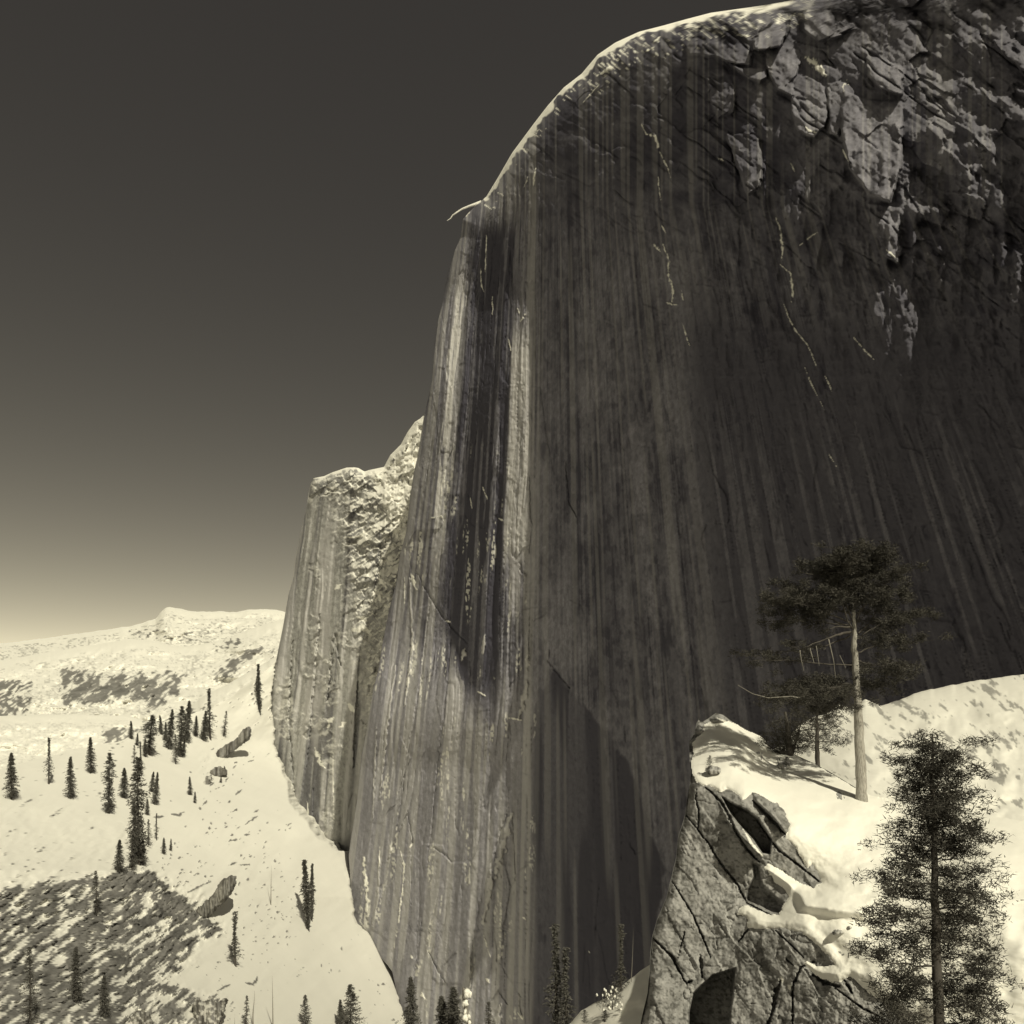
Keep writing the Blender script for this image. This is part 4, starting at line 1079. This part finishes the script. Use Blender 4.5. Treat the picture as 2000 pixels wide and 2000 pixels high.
random.seed(5)
T = [
    ('clump', 509, 1297, 507, 1406, 'tall narrow dark fir standing alone beside the far wall', 0.8, 0),
    ('thin', 416, 1344, 411, 1446, 'fir with bare spiky top above the long rock rib', 1.2, 0),
    ('dense', 402, 1388, 397, 1447, 'short fir pressed against the left of the spiky topped fir', 0.9, 0),
    ('scrag', 442, 1388, 436, 1440, 'small ragged fir directly above the long rock rib', 1.0, 0),
    ('dense', 370, 1368, 361, 1448, 'dark bushy fir, tallest of the crest group', 0.85, 1),
    ('spire', 357, 1379, 352, 1478, 'slim fir overlapping the left side of the tallest dark crest fir', 1.25, 0),
    ('dense', 337, 1385, 329, 1462, 'dark leaning fir in the middle of the crest group', 0.85, 0),
    ('spire', 299, 1396, 291, 1474, 'stout black fir at the left end of the crest group', 1.9, 1),
    ('dense', 312, 1397, 315, 1434, 'pale little fir between the stout black fir and the leaning one', 0.9, 1),
    ('scrag', 344, 1434, 343, 1492, 'lower fir with bare stem under the leaning crest fir', 1.0, 1),
    ('dense', 361, 1440, 357, 1476, 'compact fir at the lower right of the crest group', 0.8, 0),
    ('dense', 269, 1432, 267, 1457, 'little dark fir left of the stout black fir', 1.0, 0),
    ('thin', 279, 1448, 276, 1516, 'thin wispy fir left of the twin small firs', 0.9, 1),
    ('spire', 268, 1478, 272, 1688, 'very tall black fir column along the left part of the slope', 0.95, 0),
    ('dense', 294, 1507, 297, 1548, 'dark small fir, left of the twin pair in mid slope', 0.95, 1),
    ('dense', 308, 1508, 302, 1572, 'taller fir of the twin pair in mid slope', 0.75, 0),
    ('bush', 316, 1534, 315, 1566, 'round shrub touching the foot of the taller twin fir', 0.9, 0),
    ('dense', 370, 1517, 371, 1553, 'isolated small fir below the squat dark boulder', 1.0, 1),
    ('dense', 381, 1546, 381, 1569, 'tiny fir just below the isolated small fir', 1.0, 0),
    ('dense', 432, 1516, 431, 1530, 'tiny dark sapling under the squat dark boulder', 1.2, 1),
    ('dense', 438, 1496, 440, 1516, 'dark sapling on the right side of the squat dark boulder', 1.1, 1),
    ('snag', 508, 1533, 508, 1553, 'tiny grey stub of a tree out on the open snow', 1.2, 0),
    ('dense', 321, 1636, 320, 1668, 'small dark fir right of the tall black column', 1.0, 0),
    ('dense', 334, 1638, 333, 1661, 'smallest of the pair of firs right of the tall black column', 0.9, 1),
    ('thin', 306, 1588, 306, 1640, 'bare thin fir between the tall black column and the small pair', 0.9, 0),
    ('snag', 530, 1690, 529, 1766, 'thin bare snag, bent at its foot, alone on open snow', 0.8, 0),
    ('clump', 594, 1679, 602, 1818, 'tall fir of the close pair in the centre of the snow slope', 1.05, 0),
    ('clump', 612, 1686, 609, 1800, 'needle thin fir on the right side of the central pair', 0.75, 0),
    ('thin', 461, 1780, 460, 1888, 'open fir with wide gaps right of the big rocky patch', 1.25, 1),
    ('snag', 529, 1904, 533, 2010, 'straight grey snag rising from the bottom edge', 0.9, 0),
    ('scrag', 482, 1944, 478, 2010, 'ragged low fir beside the bent grey snag at the bottom', 1.0, 0),
    ('bent', 490, 1934, 495, 2010, 'bent grey snag at the bottom edge, left of the straight one', 1.2, 0),
    ('snag', 456, 1984, 458, 2012, 'short grey stub at the very bottom edge right of the triangular rock', 1.3, 0),
    ('broad', 596, 1943, 596, 2012, 'young fir at the bottom edge between snag and broad fir', 0.85, 0),
    ('broad', 684, 1922, 684, 2020, 'broad airy fir at the bottom edge of the snow', 1.15, 0),
    ('dense', 668, 1952, 666, 2014, 'dense fir tucked against the left of the broad airy fir', 1.1, 1),
    ('spire', 262, 1560, 258, 1700, 'second dark fir column hugging the left of the tall black column', 0.8, 1),
    ('dense', 256, 1408, 255, 1444, 'small dark fir at the crest left of the little dark fir', 1.0, 1),
    ('dense', 285, 1442, 284, 1478, 'small fir standing right under the stout black fir', 1.0, 0),
    ('scrag', 262, 1455, 261, 1492, 'ragged fir directly above the top of the very tall column', 1.1, 0),
    ('dense', 288, 1560, 287, 1592, 'low dark fir between the very tall column and the twin pair', 1.1, 1),
    ('scrag', 292, 1600, 290, 1650, 'scrubby fir halfway between the tall column and the bare thin fir', 1.1, 1),
    ('dense', 280, 1640, 279, 1690, 'bushy fir clinging to the lower right of the tall black column', 1.1, 0),
    ('dense', 324, 1410, 322, 1446, 'little fir filling the gap left of the dark leaning fir', 1.0, 1),
    ('dense', 384, 1398, 382, 1438, 'small fir filling the gap right of the tallest crest fir', 1.0, 0),
    ('bush', 296, 1700, 295, 1722, 'dark bush at the upper rim of the big rocky patch', 0.9, 1),
    ('dense', 244, 1500, 243, 1560, 'dark fir just left of the ragged one over the tall column', 1.1, 0),
    ('dense', 236, 1640, 235, 1705, 'stocky fir left of the second dark column', 1.1, 1),
    # beyond the old print's edge
    ('spire', 214, 1470, 212, 1590, 'dense fir well left of the tall black column', 1.1, 0),
    ('dense', 180, 1440, 178, 1510, 'dark fir on the crest near the left side', 0.9, 0),
    ('dense', 140, 1478, 138, 1560, 'stocky fir below the crest at far left', 0.9, 1),
    ('thin', 96, 1440, 95, 1530, 'lean open fir on the crest at far left', 1.0, 0),
    ('dense', 24, 1470, 22, 1560, 'bushy fir at the extreme left edge', 0.9, 0),
    ('scrag', 190, 1700, 188, 1790, 'ragged fir on the rocky ground at left', 1.0, 1),
    ('dense', 150, 1850, 148, 1960, 'wide fir low in the left corner', 0.9, 1),
    ('scrag', 60, 1850, 58, 2010, 'tallest fir of the lower left corner', 0.9, 1),
    ('dense', 205, 1905, 204, 1990, 'short fir right of the wide fir in the lower left corner', 0.9, 0),
]
for t in T:
    place_tree(t[0], t[1], t[2], t[3], t[4], t[5], widen=t[6], var=t[7])
# nearer trees along the bottom and against the shaded wall
B = [
    ('dense', 802, 1908, 800, 2030, 'dense fir at the foot of the lit wall, bottom edge', 230, 0.95, 1),
    ('dense', 886, 1928, 884, 2060, 'dark bushy fir in front of the lit wall at the bottom edge', 200, 1.3, 0),
    ('dense', 862, 1945, 860, 2060, 'lower fir leaning on the left of the dark bushy fir', 205, 1.2, 1),
    ('scrag', 955, 1955, 953, 2060, 'low dark fir right of the snow plastered snag', 200, 1.1, 0),
    ('thin', 1083, 1804, 1086, 2030, 'dim fir with bare top against the shaded wall', 120, 1.1, 0),
    ('thin', 1106, 1850, 1110, 2040, 'dim fir right of the bare topped one against the shaded wall', 118, 1.15, 1),
    ('thin', 1215, 1803, 1212, 1968, 'slender fir in shade on the edge of the snow bank', 90, 1.0, 1),
    ('snag', 1228, 1810, 1233, 1914, 'slender pale snag on the snow bank beside the outcrop', 88.5, 0.45, 0),
    ('bush', 1182, 1972, 1180, 1996, 'small dark shrub low on the snow bank', 78, 0.7, 0),
    ('bush', 1142, 1972, 1140, 1996, 'small dark shrub near the lower left tip of the snow bank', 82, 0.8, 1),
]
for t in B:
    place_tree(t[0], t[1], t[2], t[3], t[4], t[5], dist=t[6], widen=t[7], var=t[8], group='trees along the bottom edge')

# snow plastered snag and snow laden bush
for (nm, xt, yt, xb, yb, d, wd, lab, cat, kind) in (('dead_tree', 914, 1929, 912, 2060, 190, 1.1, 'pale snow plastered broken snag before the lit wall', 'dead tree', 's'),
                                                    ('shrub', 1198, 1925, 1196, 1972, 84, 1.0, 'snow laden bush on the snow bank under the slender fir', 'shrub', 'b')):
    h = (yb - yt) / F * d
    root = empty(nm, P(xb, yb, d))
    rng = np.random.RandomState(31)
    b = Bag()
    pth = [(0.05 * h * math.sin(5 * t), 0, h * t) for t in np.linspace(0, 1, 8)]
    v, f = tube(pth, [h * 0.05 * (1.05 - 0.6 * k / 7) for k in range(8)], 7)
    if kind == 'b': v, f = tube([(0, 0, 0), (0.05 * h, 0, h * 0.6)], [h * 0.03, h * 0.015], 6)
    b.add(v, f); b.build('trunk', M_BARKD if kind == 'b' else M_DEAD, root)
    sb = Bag()
    n = 26 if kind == 's' else 44
    for k in range(n):
        z = h * rng.uniform(0.0, 1.0)
        if kind == 's': c = np.array([rng.uniform(-0.05, 0.05) * h, -0.045 * h, z])
        else: c = np.array([rng.normal() * 0.22 * h, rng.normal() * 0.15 * h, abs(z) * 0.9])
        r = h * rng.uniform(0.022, 0.045) * (1 if kind == 's' else 1.3)
        th = np.linspace(0, math.pi, 5); ph = np.linspace(0, 2 * math.pi, 8)
        TH, PH = np.meshgrid(th, ph, indexing='ij')
        rr = r * (1 + 0.3 * rng.normal(size=TH.shape)); rr[:, -1] = rr[:, 0]
        vv = np.stack([np.sin(TH) * np.cos(PH) * rr, np.sin(TH) * np.sin(PH) * rr, np.cos(TH) * rr * 1.3], -1).reshape(-1, 3) + c
        sb.add(vv, grid_faces(5, 8))
    so_ = sb.build('snow_cover', M_SNOW, root); so_['kind'] = 'stuff'
    at_ = so_.data.attributes.new('rock', 'FLOAT', 'POINT')
    if kind == 'b':
        nb = Bag()
        for k in range(30):
            c = np.array([rng.normal() * 0.24 * h, rng.normal() * 0.15 * h, h * rng.uniform(0.05, 0.9)])
            nb.add(*needles(rng, c, 0.10 * h, 60, 0.07 * h, 0.008 * h))
        nb.build('foliage', M_NEEDF, root, False)
    tag(root, lab, cat)


# ------------------------------------------------------------------ the pines of the foreground
def pine(name, label, base, trunk_pts, limbs, d0, seed, tuft=0.30, nn=85, needle=0.14, bark=M_BARK, dead=(), bw=0.019, spread=1.0):
    """trunk_pts: (px, py, radius m, depth offset); limbs: list of (points (px, py, dd), radius, foliage from 0..1, tufts)"""
    rng = np.random.RandomState(seed)
    root = empty(name, P(*base, d0))
    o0 = np.array(P(*base, d0))
    def W(px, py, dd=0.0): return np.array(P(px, py, d0 + dd)) - o0
    b = Bag()
    pth = [W(p[0], p[1], p[3]) for p in trunk_pts]
    # finer, slightly crooked path
    ps = []; rs = []
    for i in range(len(pth) - 1):
        for t in np.linspace(0, 1, 6, endpoint=False):
            ps.append(pth[i] * (1 - t) + pth[i + 1] * t + rng.normal(size=3) * 0.012); rs.append(trunk_pts[i][2] * (1 - t) + trunk_pts[i + 1][2] * t)
    ps.append(pth[-1]); rs.append(trunk_pts[-1][2])
    b.add(*tube(ps, [r * (1 + 0.06 * rng.normal()) for r in rs], 14))
    b.build('trunk', bark, root)
    lb = Bag(); cb = Bag()
    for pts, r0, ff, nt in limbs:
        nt = int(nt * 1.3); wp = [W(*p) for p in pts]
        sub = []
        for i in range(len(wp) - 1):
            for t in np.linspace(0, 1, 4, endpoint=False): sub.append(wp[i] * (1 - t) + wp[i + 1] * t + rng.normal(size=3) * 0.02)
        sub.append(wp[-1])
        lb.add(*tube(sub, [r0 * (1 - 0.8 * k / (len(sub) - 1)) for k in range(len(sub))], 6))
        S = np.array(sub)
        for k in range(nt):
            t = ff + (1 - ff) * rng.rand() ** 0.8
            i = t * (len(S) - 1); i0 = int(min(i, len(S) - 2)); c = S[i0] + (S[i0 + 1] - S[i0]) * (i - i0)
            off = rng.normal(size=3) * np.array([0.45, 0.55, 0.22]) * spread * (0.55 + 0.5 * (1 - abs(t - 0.6)))
            e = c + off
            lb.add(*tube([c, c + off * 0.55 + np.array([0, 0, -0.03]), e], [r0 * 0.25, r0 * 0.18, r0 * 0.08], 3))
            cb.add(*needles(rng, e, tuft * 0.8, nn, needle * 1.25, bw, 0.35, 0.7))
    lb.build('branches', M_BARKD, root)
    cb.build('foliage', M_NEED, root, False)
    if dead:
        for pts, r0 in dead:
            db = Bag(); wp = [W(*p) for p in pts]
            db.add(*tube(wp, [r0 * (1 - 0.7 * k / (len(wp) - 1)) for k in range(len(wp))], 5))
            db.build('dead_branch', M_DEAD, root)
    tag(root, label, 'tree', 'pines of the foreground')
    return root


dp = 37.0
limbs = []
rr = np.random.RandomState(3)
for (x0, y0, x1, y1, x2, y2, n) in [(1668, 1230, 1690, 1150, 1700, 1085, 34), (1668, 1225, 1650, 1140, 1625, 1078, 30), (1665, 1215, 1640, 1120, 1665, 1065, 34), (1668, 1205, 1690, 1110, 1720, 1075, 30),
                                    (1660, 1190, 1610, 1120, 1575, 1106, 22), (1662, 1200, 1600, 1165, 1530, 1150, 26), (1662, 1215, 1580, 1185, 1505, 1165, 26), (1664, 1228, 1590, 1195, 1515, 1190, 22), (1662, 1222, 1560, 1210, 1480, 1215, 12),
                                    (1668, 1232, 1640, 1160, 1600, 1150, 22), (1670, 1240, 1720, 1180, 1770, 1150, 26), (1672, 1250, 1730, 1215, 1790, 1200, 26), (1674, 1275, 1730, 1250, 1790, 1255, 22), (1674, 1290, 1720, 1300, 1770, 1315, 20),
                                    (1672, 1200, 1720, 1150, 1760, 1110, 24), (1668, 1340, 1600, 1330, 1520, 1345, 24), (1668, 1345, 1570, 1355, 1490, 1362, 26), (1668, 1338, 1620, 1350, 1560, 1375, 24), (1666, 1350, 1640, 1370, 1600, 1392, 16),
                                    (1664, 1240, 1560, 1270, 1458, 1282, 9), (1668, 1300, 1540, 1290, 1470, 1290, 8), (1674, 1330, 1700, 1330, 1745, 1345, 14)]:
    dd = rr.uniform(-1.6, 1.6)
    limbs.append(([(x0, y0, 0), ((x0 + x1) / 2 + rr.uniform(-8, 8), (y0 + y1) / 2 + rr.uniform(-4, 10), dd * 0.3), (x1, y1, dd * 0.6), (x2, y2, dd)], 0.04, 0.45, int(n * 1.25)))
limbs.append(([(1661, 1235, 0), (1640, 1238, -0.3), (1615, 1248, -0.5), (1562, 1270, -0.8)], 0.075, 0.85, 3))
limbs.append(([(1661, 1224, 0), (1640, 1224, -0.4), (1621, 1228, -0.6)], 0.06, 0.9, 2))
limbs.append(([(1664, 1340, 0), (1605, 1347, -0.7), (1584, 1360, -0.9), (1559, 1363, -1.1)], 0.07, 0.9, 3))
pine('pine_tree', 'tall pine with scaly pale trunk and wide dark crown', (1683, 1575),
     [(1684, 1580, 0.27, 0), (1683, 1540, 0.235, 0), (1679, 1460, 0.21, 0), (1676, 1380, 0.18, 0), (1671, 1310, 0.15, 0), (1669, 1260, 0.12, 0), (1668, 1220, 0.09, 0), (1664, 1150, 0.06, 0.1), (1660, 1085, 0.03, 0.2)],
     limbs, dp, 17,
     dead=[([(1562, 1270, -0.8), (1565, 1290, -0.8), (1570, 1310, -0.8)], 0.03), ([(1581, 1266, -0.7), (1590, 1295, -0.7)], 0.04), ([(1594, 1262, -0.7), (1600, 1300, -0.7)], 0.025), ([(1618, 1248, -0.6), (1628, 1290, -0.6), (1632, 1325, -0.6)], 0.03), ([(1640, 1280, -0.4), (1652, 1305, -0.3)], 0.02),
           ([(1562, 1363, -1.1), (1545, 1360, -1.2), (1500, 1363, -1.3), (1470, 1355, -1.3), (1441, 1338, -1.3)], 0.03), ([(1605, 1347, -0.7), (1590, 1360, -0.8), (1580, 1373, -0.9)], 0.03), ([(1588, 1122, 0), (1565, 1118, 0), (1552, 1100, 0)], 0.022), ([(1706, 1115, 0), (1740, 1119, 0)], 0.03)])

# small pine behind, on the rear snow
limbs = []
for (y, L) in ((1375, 20), (1385, 34), (1398, 38), (1410, 30), (1420, 36), (1432, 26), (1444, 40), (1456, 24)):
    for s in (-1, 1): limbs.append(([(1597, y + 6, 0), (1597 + s * L * 0.6, y + 4, 0.3), (1597 + s * L, y - 2, 0.6 * s)], 0.035, 0.3, 9))
pine('pine_tree', 'slim small pine with short branches standing behind the snow ledge', (1597, 1500), [(1597, 1510, 0.16, 0), (1596, 1450, 0.13, 0), (1595, 1370, 0.06, 0)], limbs, 52.0, 19, tuft=0.3, nn=30, needle=0.16, bark=M_BARKD)
# dark clump on the crest
limbs = []
for (x1, y1) in ((1500, 1400), (1520, 1390), (1545, 1385), (1570, 1395), (1500, 1425), (1560, 1425), (1525, 1420), (1575, 1380), (1540, 1440), (1485, 1440), (1515, 1450), (1556, 1450)):
    limbs.append(([(1543, 1480, 0), ((1543 + x1) / 2, (1480 + y1) / 2 + 6, 0.2), (x1, y1, rr.uniform(-0.8, 0.8))], 0.05, 0.35, 8))
pine('pine_tree', 'dark many stemmed pine on the crest right of the rock point', (1543, 1490), [(1544, 1500, 0.2, 0), (1541, 1450, 0.16, 0), (1533, 1390, 0.07, 0)], limbs, 45.0, 23, tuft=0.3, nn=34, needle=0.15, bark=M_BARKD)
# right edge pine, much nearer, its foot below the picture
limbs = []
for k in range(52):
    y = 1450 + k * 16
    s = -1 if k % 2 == 0 else 1
    L = (28 + 84 * min(1, (y - 1430) / 300)) * rr.uniform(0.55, 1.15)
    if s < 0 and 1500 < y < 1620: L *= 0.7
    dz = rr.uniform(-0.5, 0.5)
    limbs.append(([(1828, y + 22, 0), (1828 + s * L * 0.55, y + 18, dz * 0.5), (1828 + s * L, y + rr.uniform(-6, 22), dz)], 0.018, 0.22, 17))
pine('pine_tree', 'shaggy dark pine overlapping the snow at the right side, nearest of all', (1834, 2450), [(1835, 2460, 0.13, 0), (1831, 2000, 0.09, 0), (1825, 1700, 0.06, 0), (1821, 1435, 0.015, 0)], limbs, 14.2, 29, tuft=0.17, nn=60, needle=0.085, bark=M_BARKD, bw=0.009, spread=0.55)
# shrubs on the snow ledge
for (x, y0, y1, wd, v, lab) in ((1386, 1475, 1513, 0.42, 0, 'leafless dark shrub over a small stone on the snow ledge near the rock point'),
                                (1536, 1478, 1502, 0.9, 1, 'dark low shrub poking through the snow under the many stemmed pine')):
    place_tree('bush', x, y0, x, y1, lab, dist=snow_surface(x, y1), widen=wd, var=v, rot=1.0, group='shrubs on the snow ledge')
for (x, y, w, h, lab) in ((1393, 1504, 17, 9, 'speckled grey stone at the foot of the leafless shrub'), (1636, 1822, 13, 7, 'flat dark stone melting out of the lower snow tongue'),
                          (1660, 1812, 5, 4, 'pebble sized dark stone right of the flat one on the snow tongue'), (1532, 1494, 14, 9, 'dark stone in the branch shadows on the ledge')):
    poly = [(x + w * math.cos(t) * (1 + 0.12 * math.sin(3 * t + x)), y + h * math.sin(t)) for t in np.linspace(0, 6.0, 11)]
    rock_from_outline('stone', poly, lambda a, b: tps(OUT, a, b) - 0.45, 0.30, lab, 'stone', 700 + int(x), mat=M_ROCK, snow_top=0.3, step=1.2)
# the dead branch sticking out over the void from the dome's rim
snb = Bag()
# unused prototypes are removed
for kd in protos:
    for p in protos[kd]:
        if p.name not in used_proto and p.name.startswith('fir_tree') and 'label' not in p:
            for ch in list(p.children): bpy.data.objects.remove(ch)
            bpy.data.objects.remove(p)
